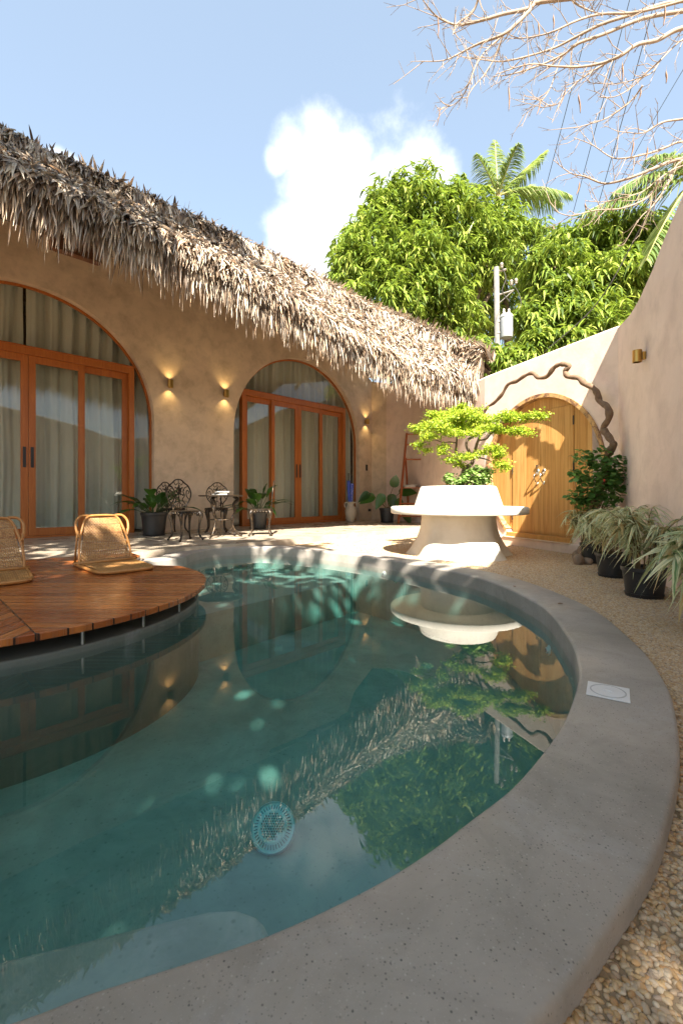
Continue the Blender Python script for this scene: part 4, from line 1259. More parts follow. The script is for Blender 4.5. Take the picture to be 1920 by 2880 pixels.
limb([(1030, 620), (1120, 635, -.1), (1190, 660, -.15), (1300, 700, -.2)], 0.010, 0.004)
limb([(835, 470), (760, 460), (690, 465, .1), (600, 440, .1), (450, 480, .1)], 0.009, 0.004)
limb([(845, 400), (760, 330, .1), (620, 290, .2), (480, 300, .2), (360, 340, .2)], 0.010, 0.004)
limb([(1095, 350), (1000, 250, .3), (900, 160, .3), (850, 80, .3)], 0.009, 0.004)
limb([(870, 660), (800, 650, -.1), (760, 640, -.15)], 0.008, 0.003)
limb([(1000, 610), (1080, 560, -.2), (1180, 520, -.25), (1250, 520, -.3)], 0.008, 0.003)
mb.build('trunk', M['bark'], tree, smooth=True)
pads = [(640, 170, 130, 40, .1), (900, 80, 60, 22, .25), (830, 160, 180, 55, .3), (960, 190, 170, 60, -.2), (740, 250, 190, 60, 0), (560, 260, 110, 45, .1), (440, 330, 95, 35, .2), (560, 400, 80, 45, 0), (440, 490, 70, 24, .1), (520, 545, 45, 20, .1),
        (680, 540, 50, 60, -.2), (760, 330, 160, 45, -.1), (940, 290, 170, 50, .1), (1100, 230, 160, 60, 0), (1150, 320, 130, 50, -.2), (1330, 190, 130, 35, -.2), (1470, 200, 120, 45, -.3), (1600, 190, 110, 35, -.3), (1740, 190, 70, 20, -.3), (1420, 340, 110, 30, -.3), (1530, 360, 90, 22, -.3), (1280, 330, 100, 35, -.2),
        (1220, 530, 90, 35, -.3), (1250, 600, 60, 50, -.3), (1290, 690, 60, 35, -.3), (1350, 730, 40, 20, -.3), (1120, 560, 60, 20, -.2), (900, 610, 70, 35, -.2), (780, 650, 50, 30, -.2), (860, 700, 40, 25, -.1), (980, 600, 40, 22, -.2), (1000, 130, 110, 40, .4), (620, 320, 140, 45, -.3), (850, 360, 110, 35, -.3), (1010, 360, 90, 25, -.35)]
rg = np.random.default_rng(8)
Pl = []
for (x, y, rx, ry, dy) in pads:
    c = np.array(Z3(x, y, dy)); sx_ = rx / 3.7333 / F * PY; sz_ = ry / 3.7333 / F * PY
    k = int(760 * (rx * ry) / (130 * 45)) + 60
    d = rnd_unit(k, rg) * (rg.uniform(0.1, 1.0, k) ** 0.5)[:, None]
    p = c + d * np.array([sx_, min(sx_, 0.35) * 0.9, sz_ * 0.85])
    # break into sub-clumps
    kk = max(3, int(rx * ry / 700))
    cen = c + rnd_unit(kk, rg) * (rg.uniform(0.2, 1.0, kk) ** 0.5)[:, None] * np.array([sx_, min(sx_, .35) * 0.9, sz_ * 0.8])
    idx_ = rg.integers(0, kk, k)
    p = np.where(rg.uniform(size=(k, 1)) < 0.75, cen[idx_] + rg.normal(0, 1, (k, 3)) * np.array([0.04, 0.04, 0.022]), p)
    Pl.append(p)
P = np.concatenate(Pl); n_ = len(P)
ang = rg.uniform(0, 2 * PI, n_)
D = np.stack([np.cos(ang), np.sin(ang), rg.normal(0.0, 0.7, n_)], 1)
V, Q, UV = blades(P - np.array(R0), D, np.stack([rg.normal(0, .9, n_), rg.normal(-.5, .9, n_), np.ones(n_)], 1), rg.uniform(0.018, 0.032, n_), rg.uniform(0.013, 0.022, n_), 0.1, prof=(0.3, 1.0, 0.3))
np_mesh('crown', V, Q, M['bonsai_leaf'], tree, UV)

# low shrub at the foot of the tree
shr0 = Z3(1010, 920, 0.0)
shrub = thing('small_shrub', shr0, 'low pale green leafy shrub behind the tree trunk in the planter', 'shrub')
parts = []
bl = [(760, 850, 60, 60), (840, 880, 60, 40), (990, 800, 90, 70), (1060, 760, 70, 50), (1100, 820, 80, 60), (1020, 880, 90, 45), (1190, 760, 70, 35), (900, 850, 60, 50), (1150, 860, 50, 30)]
Pl = []
for (x, y, rx, ry) in bl:
    c = np.array(Z3(x, y, -0.06)); k = int(55 * rx * ry / 4000) + 10
    Pl.append(c + rnd_unit(k, rg) * (rg.uniform(.2, 1, k) ** .5)[:, None] * np.array([rx / 3.73 / F * PY, 0.14, ry / 3.73 / F * PY]))
P = np.concatenate(Pl); n_ = len(P)
parts = []
for k in range(4):
    ang = rg.uniform(0, 2 * PI, n_)
    D = np.stack([np.cos(ang), np.sin(ang), rg.normal(0, 0.3, n_)], 1)
    parts.append(blades(P + rg.normal(0, .012, (n_, 3)) - np.array(shr0), D, np.stack([rg.normal(0, .4, n_), rg.normal(-.3, .4, n_), np.ones(n_)], 1), rg.uniform(0.028, 0.045, n_), rg.uniform(0.022, 0.034, n_), 0.2, prof=(0.2, 1.0, 0.8, 0.1)))
V, Q, UV = join_np(parts)
M['shrub_leaf'] = m_leaf('shrub_leaf', [(0, (0.18, 0.32, 0.07)), (0.6, (0.34, 0.50, 0.14)), (1, (0.52, 0.62, 0.28))], 0.4)
np_mesh('foliage', V, Q, M['shrub_leaf'], shrub, UV)
mb = MB()
for i in range(14):
    p = Vector(P[rg.integers(0, n_)]) - shr0
    mb.tube([Vector((p.x * 0.3, 0, -0.06)), p * 0.6, p], 0.003, 5)
mb.build('stems', M['stem_green'], shrub)

# ------------------------------------------------------------------ ladder rack
LD = Vector((1.36, 10.75, 0))
lr = math.radians(-14)
lad = thing('ladder_rack', LD, 'reddish wooden A frame ladder rack against the pink corner wall', 'ladder rack', rz=lr)
LW = 0.92; LHt = 2.22
def lp(x, f, front=True):
    # front frame leans back, rear frame leans forward and meets it
    if front: return Vector((x + 0.10 * (1 if x < LW / 2 else -1) * f * 1.0 * (1.6 if x < LW / 2 else 0.4), 0.42 * f, LHt * f))
for x in (0.0, LW):
    mb = MB(); a = lp(x, 0); b = lp(x, 1.0)
    d = (b - a).normalized()
    mb.tube([a, b], 0.042, 4, flat=0.7)
    mb.build('front_rail', M['ladder_wood'], lad)
    mb = MB(); c_ = lp(x, 0.72) + Vector((0.03 if x < .5 else -0.03, 0.02, 0)); mb.tube([Vector((c_.x + (0.04 if x < .5 else -.04), 0.72, 0)), c_], 0.024, 4)
    mb.build('rear_rail', M['ladder_wood'], lad)
for f in (0.985, 0.865, 0.70, 0.215, 0.08):
    a = lp(0.0, f); b = lp(LW, f)
    mb = MB(); mb.tube([a, b], 0.018, 8); mb.build('rung', M['ladder_wood'], lad)
mb = MB(); a = lp(0.0, 0.385); b = lp(LW, 0.385)
mb.box(((a.x + b.x) / 2, a.y + 0.13, a.z), (b.x - a.x, 0.28, 0.022)); mb.build('shelf', M['ladder_wood'], lad, bevel=0.003)
lad.location = LD
bk_ = thing('book_stack', LD + Vector((0.30, 0.16, LHt * 0.385 + 0.011)), 'small stack of magazines on the shelf of the ladder rack', 'magazines')
for k in range(3):
    mb = MB(); mb.box((0.02 * k * (-1) ** k, 0, 0.012 + 0.024 * k), (0.26 - 0.02 * k, 0.18, 0.022), rz=0.2 * k); mb.build('magazine', M['paper'], bk_)

# ------------------------------------------------------------------ pots and plants
def pot(parent, r_top, h, rib=False):
    rb = r_top * 0.80
    mb = MB()
    pr = [(0.0, 0.006), (rb, 0.006), (rb + (r_top - rb) * 0.8, h * 0.80), (r_top * 0.985, h * 0.86), (r_top * 1.03, h * 0.88), (r_top * 1.05, h), (r_top * 0.98, h), (r_top * 0.94, h * 0.9), (0.0, h * 0.9)]
    mb.lathe(pr[:7] + [(r_top * 0.96, h * 0.9)], seg=40)
    mb.build('pot', M['black_pot'], parent, smooth=True, autosmooth=35)
    mb = MB(); mb.lathe([(0.0, h * 0.91), (r_top * 0.5, h * 0.905), (r_top * 0.965, h * 0.895)], seg=28); mb.build('soil', M['soil'], parent)
    mb = MB(); mb.lathe([(0.0, 0.0), (rb * 1.02, 0.0), (rb * 1.10, 0.03), (rb * 1.06, 0.03), (rb * 1.0, 0.004)], seg=32); mb.build('saucer', M['black_pot'], parent, smooth=True, autosmooth=35)

def rosette(parent, h, rg, n, Lr, Wr, z0, up=(0.5, 1.3), mat='broad_leaf', droop=(0.25, 0.7)):
    parts = []; mb = MB()
    for i in range(n):
        a = 2.399 * i + rg.normal(0, 0.25); el = rg.uniform(*up)
        st_ = rg.uniform(0.14, 0.34)
        d = Vector((math.cos(a) * math.cos(el), math.sin(a) * math.cos(el), math.sin(el)))
        p0 = Vector((math.cos(a) * 0.03, math.sin(a) * 0.03, z0)); p1 = p0 + d * st_
        mb.tube([p0, p0 + d * st_ * 0.5, p1], [0.007, 0.006, 0.004], 5)
        L = rg.uniform(*Lr); W = rg.uniform(*Wr)
        sd = d.cross(Vector((0, 0, 1))).normalized()
        nn = sd.cross(d).normalized()
        dd = rg.uniform(*droop)
        fr = np.linspace(0, 1, 8); pf = np.array([0.12, 0.62, 0.92, 1.0, 0.95, 0.75, 0.42, 0.02])
        # leaf as two halves folded along the midrib
        P = [p1 + d * (L * f) + Vector((0, 0, -dd * L * f * f)) for f in fr]
        V = []; Q = []
        for k_, (p, w) in enumerate(zip(P, pf)):
            wv = 0.5 * W * w; rip = 0.006 * math.sin(k_ * 2.1 + i)
            V += [p - sd * wv + nn * (0.22 * wv + rip), p, p + sd * wv + nn * (0.22 * wv - rip)]
        for k_ in range(7):
            b = k_ * 3
            Q += [(b, b + 1, b + 4, b + 3), (b + 1, b + 2, b + 5, b + 4)]
        parts.append((np.array([tuple(v) for v in V]), np.array(Q), np.zeros((len(V), 2))))
    V, Q, UV = join_np(parts)
    np_mesh('foliage', V, Q, M[mat], parent, UV)
    mb.build('stems', M['stem_green'], parent, smooth=True)

p1 = gp(423, 1508, 0) + Vector((0, 0.15, 0))
o = thing('potted_plant', p1, 'dark green broad leaved plant in a black pot by the cropped left door', 'potted plant', 'broad leaved plants flanking the garden chairs')
pot(o, 0.205, 0.385); rosette(o, 0.38, np.random.default_rng(4), 26, (0.36, 0.56), (0.12, 0.19), 0.34, up=(0.15, 1.35))
p2 = gp(722, 1489, 0) + Vector((0, 0.15, 0))
o = thing('potted_plant', p2, 'dark green broad leaved plant in a black pot behind the sideways iron chair', 'potted plant', 'broad leaved plants flanking the garden chairs')
pot(o, 0.19, 0.38); rosette(o, 0.38, np.random.default_rng(14), 24, (0.36, 0.56), (0.12, 0.19), 0.34, up=(0.15, 1.35))

# heart leaved plant
p3 = Vector((1.13, 11.15, 0))
ph_ = thing('potted_plant', p3, 'heart leaved plant with large drooping leaves in a black pot by the ladder rack', 'potted plant')
pot(ph_, 0.185, 0.36)
def heart(c, d, L, W, nn):
    out = []
    d = Vector(d).normalized(); sd = d.cross(Vector(nn)).normalized()
    pf = [(-0.14, 0.30), (-0.05, 0.75), (0.1, 0.98), (0.3, 1.0), (0.5, 0.84), (0.7, 0.56), (0.88, 0.22), (1.0, 0.01)]
    V = []; Q = []
    for k_, (f, w) in enumerate(pf):
        p = Vector(c) + d * (L * f) + Vector((0, 0, -0.2 * L * max(f, 0) ** 2))
        dip = 0.02 * w
        V += [p - sd * W * 0.5 * w, p - Vector(nn).normalized() * dip, p + sd * W * 0.5 * w]
    for k_ in range(7):
        b = k_ * 3
        Q += [(b, b + 1, b + 4, b + 3), (b + 1, b + 2, b + 5, b + 4)]
    return (np.array([tuple(v) for v in V]), np.array(Q), np.zeros((len(V), 2)))
parts = []; mb = MB()
for (dx, dz, px_, pz_, L, W) in ((0.16, 0.62, 0.16, 1.0, 0.34, 0.24), (-0.36, 0.32, -1, -0.35, 0.36, 0.24), (-0.12, 0.34, -0.5, -0.8, 0.34, 0.24), (0.10, 0.34, 0.1, -1.0, 0.32, 0.25), (0.34, 0.45, 0.9, 0.1, 0.40, 0.26), (0.42, 0.08, 0.45, -0.8, 0.32, 0.24), (-0.48, 0.40, -0.9, -0.6, 0.3, 0.2), (0.25, 0.22, 0.5, -0.8, 0.28, 0.22)):
    c = Vector((dx, -0.12, 0.36 + dz * 0.9 if dz > .2 else 0.2 + dz))
    mb.tube(catmull([(0, 0, 0.33), (dx * 0.5, -0.05, 0.38 + dz * 0.5), c], 4), 0.008, 6)
    parts.append(heart(c, (px_, -0.15, pz_), L, W, (0.1, -1, 0.45)))
V, Q, UV = join_np(parts)
np_mesh('foliage', V, Q, M['broad_leaf'], ph_, UV); mb.build('stems', M['stem_brown'], ph_, smooth=True)

# variegated bamboo pots on the right
def bamboo(parent, rg, h, nstem, z0, spread, lw=(0.012, 0.026), ll=(0.13, 0.24), lean=(0, 0)):
    parts = []; mb = MB()
    Pb, Db, Lb, Wb, Nb, Dr = [], [], [], [], [], []
    for i in range(nstem):
        a = rg.uniform(0, 2 * PI); s_ = rg.uniform(0.3, 1.0) * spread
        hh = h * rg.uniform(0.65, 1.1)
        top = Vector((math.cos(a) * s_ + lean[0], math.sin(a) * s_ * 0.8 + lean[1], z0 + hh))
        base_ = Vector((math.cos(a) * 0.05, math.sin(a) * 0.05, z0))
        mid = base_.lerp(top, 0.6) + Vector((-0.25 * top.x * 0.5, -0.25 * top.y * .5, hh * 0.14))
        cv = catmull([base_, mid, top], 6)
        mb.tube(cv, list(np.linspace(0.0045, 0.002, len(cv))), 5)
        for f in (0.35, 0.5, 0.62, 0.75, 0.88, 1.0):
            p = cv[min(int(f * (len(cv) - 1)), len(cv) - 1)]
            m = rg.integers(3, 8)
            a2 = rg.uniform(0, 2 * PI)
            for k in range(m):
                az = a2 + rg.normal(0, 0.75)
                e_ = rg.uniform(-0.5, 0.6)
                Pb.append(tuple(p)); Db.append((math.cos(az) * math.cos(e_), math.sin(az) * math.cos(e_), math.sin(e_)))
                Lb.append(rg.uniform(*ll)); Wb.append(rg.uniform(*lw)); Nb.append((rg.normal(0, .35), rg.normal(0, .35), 1)); Dr.append(rg.uniform(0.25, 0.95))
    V, Q, UV = blades(Pb, Db, Nb, Lb, Wb, np.array(Dr), prof=(0.25, 0.85, 1.0, 0.8, 0.45, 0.03))
    np_mesh('foliage', V, Q, M['varieg'], parent, UV)
    mb.build('canes', M['stem_brown'], parent)
row = (((1668, 1587), 0.115, 0.22, 0.36, 18, 0.25, 'smallest black pot of striped bamboo, beside the rocks at the gate', 31, (-0.05, 0.0)),
       ((1738, 1629), 0.15, 0.22, 0.42, 21, 0.31, 'striped bamboo in a black pot, second from the gate', 32, (-0.02, 0.0)),
       ((1829, 1688), 0.145, 0.22, 0.42, 22, 0.33, 'striped bamboo in a black pot, third from the gate', 33, (0.05, 0)),
       ((2070, 1800), 0.14, 0.22, 0.34, 14, 0.30, 'striped bamboo at the right frame edge drooping over the gravel', 35, (-0.02, 0.05)))
for (uv_, r, h, hh, ns, sp_, lab, sd, ln) in row:
    p = gp(uv_[0], uv_[1], ZG) + Vector((0.03, r * 0.8, 0))
    o = thing('bamboo_pot', (p.x, p.y, ZG), lab, 'potted plant', 'striped bamboo pots along the pink wall')
    pot(o, r, h)
    bamboo(o, np.random.default_rng(sd), hh, ns, h * 0.88, sp_, lean=ln, lw=(0.022, 0.042) if sd == 35 else (0.010, 0.027), ll=(0.14, 0.30) if sd == 35 else (0.09, 0.22))

# rocks
def rock(loc, sc, rz, label, seed):
    rg = np.random.default_rng(seed)
    import bmesh
    bm = bmesh.new(); bmesh.ops.create_icosphere(bm, subdivisions=3, radius=1.0)
    ph = rg.uniform(0, 6, 6)
    for v in bm.verts:
        c = v.co; k = 1 + 0.09 * math.sin(2.3 * c.x + ph[0]) + 0.08 * math.sin(2.9 * c.y + ph[1]) + 0.07 * math.sin(3.1 * c.z + ph[2])
        v.co = Vector((c.x * k * sc[0], c.y * k * sc[1], c.z * k * sc[2]))
    me = bpy.data.meshes.new('rock'); bm.to_mesh(me); bm.free()
    me.polygons.foreach_set('use_smooth', [True] * len(me.polygons)); me.materials.append(M['stone'])
    o = bpy.data.objects.new('rock', me); link(o); o.location = loc; o.rotation_euler = (0.2, 0.1, rz)
    tag(o, label, 'rock', 'rocks beside the gate')
for (u, v, rpx, sc, lab, sd) in ((1641, 1548, 24, (0.8, 0.8, 1.35), 'tall brown rock leaning behind the smallest bamboo pot', 1), (1622, 1550, 15, (0.9, 0.8, 1.1), 'dark grey rock at the left of the rock group', 2), (1626, 1566, 17, (1.1, 0.9, 0.85), 'rounded brown rock in front of the dark grey one', 3), (1650, 1570, 13, (1.2, 0.9, 0.85), 'small low rock touching the smallest bamboo pot', 4)):
    Yk = 5.1 if sd < 3 else 4.85
    r = rpx / F * Yk
    p = yp(u, v, Yk)
    rock((p.x, p.y, ZG + r * 0.75), (r * sc[0], r * sc[1], r * sc[2]), sd * 1.3, lab, sd)

# ------------------------------------------------------------------ jug with umbrellas
jg_ = thing('clay_jug', gp(986, 1469, 0) + Vector((0, 0.1, 0)), 'pale clay two handled jug beside the middle arched door', 'jug')
mb = MB()
mb.lathe([(0.0, 0.0), (0.085, 0.0), (0.105, 0.06), (0.14, 0.20), (0.145, 0.29), (0.12, 0.37), (0.085, 0.41), (0.075, 0.45), (0.10, 0.50), (0.105, 0.515), (0.09, 0.515), (0.065, 0.45), (0.07, 0.40)], seg=32)
mb.build('body', M['clay'], jg_, smooth=True)
for s_ in (-1, 1):
    mb = MB(); mb.tube(catmull([(s_ * 0.085, 0, 0.485), (s_ * 0.135, 0, 0.49), (s_ * 0.155, 0, 0.43), (s_ * 0.125, 0, 0.355)], 5), 0.012, 8); mb.build('handle', M['clay'], jg_, smooth=True)
for (dx, top, mat, lab) in ((-0.05, 1.22, 'blue_cloth', 'plain blue folded umbrella standing in the clay jug'), (0.035, 1.15, 'dotted_cloth', 'dotted blue folded umbrella standing in the clay jug')):
    o = thing('umbrella', jg_.location + Vector((0, 0, 0.02)), lab, 'umbrella')
    mb = MB()
    n0 = [Vector((dx * 0.2, 0, 0.05)), Vector((dx * 0.6, 0, 0.45)), Vector((dx * 0.9, 0, 0.75)), Vector((dx, 0, 0.98 + (top - 1.2))), Vector((dx, 0, 1.0 + (top - 1.2)))]
    mb.tube(catmull(n0, 5), list(np.interp(np.linspace(0, 1, 21), [0, .3, .6, .85, .95, 1], [0.012, 0.030, 0.042, 0.046, 0.03, 0.012])), 10)
    mb.build('canopy', M[mat], o, smooth=True)
    mb = MB(); mb.tube([(dx, 0, 0.98 + top - 1.2), (dx, 0, top)], 0.016 if dx < 0 else 0.013, 10); mb.build('handle', M['dark_plate'], o, smooth=True)

# ------------------------------------------------------------------ cast metal chairs and table
def leg_curve(x, y, h, out=0.07):
    d = Vector((x, y, 0)).normalized()
    return catmull([Vector((x, y, h)), Vector((x, y, h - 0.05)) + d * 0.035, Vector((x, y, h * 0.62)) + d * 0.012, Vector((x, y, h * 0.25)) + d * 0.005, Vector((x, y, 0.03)) + d * out * 0.7, Vector((x, y, 0.012)) + d * out], 4)
def make_chair(label):
    c = thing('garden_chair', (0, 0, 0), label, 'chair', 'ornate cast iron garden chairs')
    mb = MB(); SZ = 0.445
    mb.lathe([(0.0, SZ - 0.012), (0.165, SZ - 0.006), (0.19, SZ), (0.205, SZ - 0.006), (0.205, SZ - 0.022), (0.18, SZ - 0.028), (0.0, SZ - 0.026)], seg=32)
    mb.build('seat', M['cast'], c, smooth=True, autosmooth=40)
    mb = MB()
    for k in range(24):      # scalloped apron of small scrolls
        a = 2 * PI * k / 24
        dr = 0.055 if k % 6 in (2, 3, 4) else 0.03
        p = Vector((0.19 * math.cos(a), 0.19 * math.sin(a), SZ - 0.03))
        mb.tube([p, p + Vector((0, 0, -dr))], [0.022, 0.006], 6)
    mb.build('apron', M['cast'], c, smooth=True)
    for x, y in ((-0.135, -0.135), (0.135, -0.135), (0.135, 0.135), (-0.135, 0.135)):
        mb = MB(); cv = leg_curve(x, y, SZ - 0.03)
        mb.tube(cv, list(np.interp(np.linspace(0, 1, len(cv)), [0, .15, .45, .8, 1], [0.034, 0.034, 0.016, 0.013, 0.022])), 8)
        mb.build('leg', M['cast'], c, smooth=True)
    mb = MB()
    yb = 0.17
    def bp(x, z):   # back plane leaning backwards
        return Vector((x, yb + 0.10 * (z - 0.44), z))
    T = lambda pl, r: mb.tube(catmull([bp(*p) for p in pl], 5), r, 6)
    T([(-0.10, 0.44), (-0.11, 0.52), (-0.17, 0.60), (-0.195, 0.70), (-0.16, 0.80), (-0.10, 0.85), (-0.05, 0.895), (0, 0.905), (0.05, 0.895), (0.10, 0.85), (0.16, 0.80), (0.195, 0.70), (0.17, 0.60), (0.11, 0.52), (0.10, 0.44)], 0.0105)
    for s_ in (-1, 1):
        T([(s_ * 0.165, 0.60), (s_ * 0.12, 0.66), (s_ * 0.13, 0.74), (s_ * 0.165, 0.72), (s_ * 0.15, 0.69)], 0.007)
        T([(s_ * 0.15, 0.80), (s_ * 0.10, 0.78), (s_ * 0.07, 0.72), (s_ * 0.09, 0.66), (s_ * 0.05, 0.60), (s_ * 0.09, 0.53), (s_ * 0.04, 0.47)], 0.007)
        T([(s_ * 0.07, 0.86), (s_ * 0.045, 0.82), (s_ * 0.015, 0.85)], 0.006)
        T([(s_ * 0.02, 0.45), (s_ * 0.035, 0.52), (0, 0.57)], 0.006)
        T([(s_ * 0.10, 0.52), (s_ * 0.06, 0.49), (s_ * 0.055, 0.54)], 0.006)
    T([(0, 0.44), (0, 0.62), (0, 0.90)], 0.006)
    rgc = np.random.default_rng(2)
    for k in range(34):   # central leaf and fruit motif
        x = rgc.normal(0, 0.030); z = 0.735 + rgc.normal(0, 0.040)
        p = bp(x, z); mb.tube([p + Vector((0, -0.012, -0.008)), p + Vector((0, 0.0, 0.012))], [0.013, 0.008], 6)
    mb.build('backrest', M['cast'], c, smooth=True)
    return c
spots = (((-2.30, 6.62), -1.15, 'front left iron chair, turned toward the small round table'),
         ((-2.98, 7.95), -1.1, 'iron chair half hidden behind the front left chair and the potted plant'),
         ((-2.27, 8.15), 0.15, 'iron chair against the wall directly behind the round table'),
         ((-1.34, 7.45), 1.45, 'iron chair turned sideways in front of the middle door'))
# local front of the chair is -Y, back at +Y
ch0 = None
for i, ((x, y), rz, lab) in enumerate(spots):
    if ch0 is None:
        ch0 = make_chair(lab); c = ch0
    else:
        c = copy_tree(ch0); c['label'] = lab
    c.location = (x, y, 0)
    c.rotation_euler = (0, 0, rz)
# face: 0 -> -Y ; rotate +90deg -> front +X
spots_fix = (math.radians(48), math.radians(60), math.radians(12), math.radians(-82))
chairs = [o for o in COL.objects if o.name.startswith('garden_chair')]
for c, a in zip(chairs, spots_fix): c.rotation_euler = (0, 0, a)

tb = thing('garden_table', (-1.92, 7.15, 0), 'round ornate cast iron table between the four garden chairs', 'table')
mb = MB(); mb.lathe([(0.0, 0.672), (0.33, 0.672), (0.345, 0.665), (0.345, 0.652), (0.32, 0.646), (0.0, 0.648)], seg=40); mb.build('tabletop', M['cast'], tb, smooth=True, autosmooth=40)
for k in range(3):
    a = 2 * PI * k / 3 + 0.25
    mb = MB(); ca, sa = math.cos(a), math.sin(a)
    def R_(r, z): return Vector((ca * r, sa * r, z))
    cv = catmull([R_(0.19, 0.65), R_(0.26, 0.60), R_(0.20, 0.52), R_(0.215, 0.40), R_(0.17, 0.30), R_(0.19, 0.16), R_(0.26, 0.05), R_(0.33, 0.015)], 5)
    mb.tube(cv, list(np.interp(np.linspace(0, 1, len(cv)), [0, .2, .5, .8, 1], [0.022, 0.03, 0.014, 0.02, 0.016])), 8)
    mb.tube(catmull([R_(0.19, 0.50), R_(0.24, 0.46), R_(0.20, 0.41)], 4), 0.008, 6)
    mb.tube(catmull([R_(0.19, 0.16), R_(0.13, 0.10), R_(0.18, 0.06), R_(0.24, 0.06)], 4), 0.009, 6)
    mb.build('leg', M['cast'], tb, smooth=True)
mb = MB(); mb.tube([(0.17 * math.cos(a), 0.17 * math.sin(a), 0.28) for a in np.linspace(0, 2 * PI, 25)], 0.008, 6)
for k in range(3):
    a = 2 * PI * k / 3 + 0.25; mb.tube([(0, 0, 0.28), (0.17 * math.cos(a), 0.17 * math.sin(a), 0.28)], 0.006, 6)
mb.tube([(0, 0, 0.02), (0, 0, 0.65)], 0.009, 6)
mb.build('stretcher_ring', M['cast'], tb, smooth=True)
ma = thing('magazine_pile', (-1.93, 7.18, 0.673), 'small pile of books lying on the round iron table', 'books')
for k, (w, cm) in enumerate(((0.24, 'paper'), (0.22, 'dark_plate'), (0.19, 'paper'))):
    mb = MB(); mb.box((0.01 * k, 0, 0.010 + 0.02 * k), (w, 0.17, 0.018), rz=0.25 * k); mb.build('book', M[cm], ma, bevel=0.002)

# ------------------------------------------------------------------ rattan floor chairs
def weave_panel(name, corners, nx, ny, bow, parent, vmul=1.0):
    A, B, C_, D_ = [Vector(c) for c in corners]
    nn = (B - A).cross(D_ - A).normalized()
    V = []; U = []
    for j in range(ny + 1):
        for i in range(nx + 1):
            s, t_ = i / nx, j / ny
            p = A.lerp(B, s).lerp(D_.lerp(C_, s), t_)
            V.append(tuple(p - nn * bow * math.sin(PI * s)))
            U.append((s, t_ * vmul))
    Q = [(j * (nx + 1) + i, j * (nx + 1) + i + 1, (j + 1) * (nx + 1) + i + 1, (j + 1) * (nx + 1) + i) for j in range(ny) for i in range(nx)]
    return np_mesh(name, V, Q, M['weave'], parent, U)
def make_lounge(label):
    c = thing('rattan_floor_chair', (0, 0, 0), label, 'floor chair', 'rattan floor chairs on the deck')
    r = 0.0125
    # seat frame, local: +X forward, hinge at x=0, width along Y
    Wh = 0.27
    mb = MB()
    fr = [(-0.14, Wh + 0.01), (0.30, Wh + 0.012), (0.58, Wh - 0.01), (0.665, Wh - 0.09), (0.675, 0.0), (0.665, -Wh + 0.09), (0.58, -Wh + 0.01), (0.30, -Wh - 0.012), (-0.14, -Wh - 0.01), (-0.19, -Wh + 0.05), (-0.20, 0), (-0.19, Wh - 0.05)]
    cv = catmull([(x, y, 0.022) for x, y in fr], 5, closed=True); cv.append(cv[0])
    mb.tube(cv, r * 1.25, 10); mb.build('seat_frame', M['rattan'], c, smooth=True)
    weave_panel('seat', [(0.0, -Wh, 0.03), (0.66, -Wh + 0.015, 0.026), (0.66, Wh - 0.015, 0.026), (0.0, Wh, 0.03)], 12, 12, -0.012, c)
    # back: hinge at x=0, leaning back, slightly narrower at top
    def B_(y, s): return Vector((-0.155 * s / 0.5, y, 0.03 + 0.47 * s / 0.5))
    mb = MB()
    bk2 = [B_(-Wh + 0.0, 0.0), B_(-Wh + 0.015, 0.2), B_(-Wh + 0.07, 0.40), B_(-Wh + 0.115, 0.475), B_(-0.10, 0.495), B_(0.10, 0.495), B_(Wh - 0.115, 0.475), B_(Wh - 0.07, 0.40), B_(Wh - 0.015, 0.2), B_(Wh, 0.0)]
    mb.tube(catmull(bk2, 5), r, 10)
    for s_ in (-1, 1):   # hoop handles beside the top of the back
        hp = [B_(s_ * (Wh - 0.02), 0.27), B_(s_ * (Wh + 0.0), 0.34), B_(s_ * (Wh + 0.0), 0.43), B_(s_ * (Wh - 0.05), 0.49), B_(s_ * (Wh - 0.13), 0.497)]
        mb.tube(catmull(hp, 6), r * 1.05, 10)
    mb.tube([B_(-Wh - 0.04, 0.0) + Vector((0.005, 0, .01)), B_(Wh + 0.04, 0.0) + Vector((0.005, 0, .01))], r * 1.1, 10)
    mb.build('back_frame', M['rattan'], c, smooth=True)
    weave_panel('backrest', [B_(-Wh + 0.005, 0.02), B_(Wh - 0.005, 0.02), B_(Wh - 0.105, 0.488), B_(-Wh + 0.105, 0.488)], 12, 12, 0.012, c)
    for s_ in (-1, 1):
        mb = MB(); mb.tube([B_(s_ * (Wh - 0.01), 0.34), Vector((-0.17, s_ * Wh, 0.03))], r * 0.85, 8)
        mb.build('prop', M['rattan'], c, smooth=True)
    return c
la = make_lounge('rattan folding floor chair nearer the pool, fully in view on the deck')
la.scale = (0.92, 0.84, 0.93)
la.location = (-2.21, 4.22, 0.005); la.rotation_euler = (0, 0, math.radians(-46))
lb = copy_tree(la); lb['label'] = 'rattan folding floor chair cut off by the left edge of the view'
lb.location = (-2.86, 3.66, 0.005)
lb.rotation_euler = (0, 0, math.radians(-50))

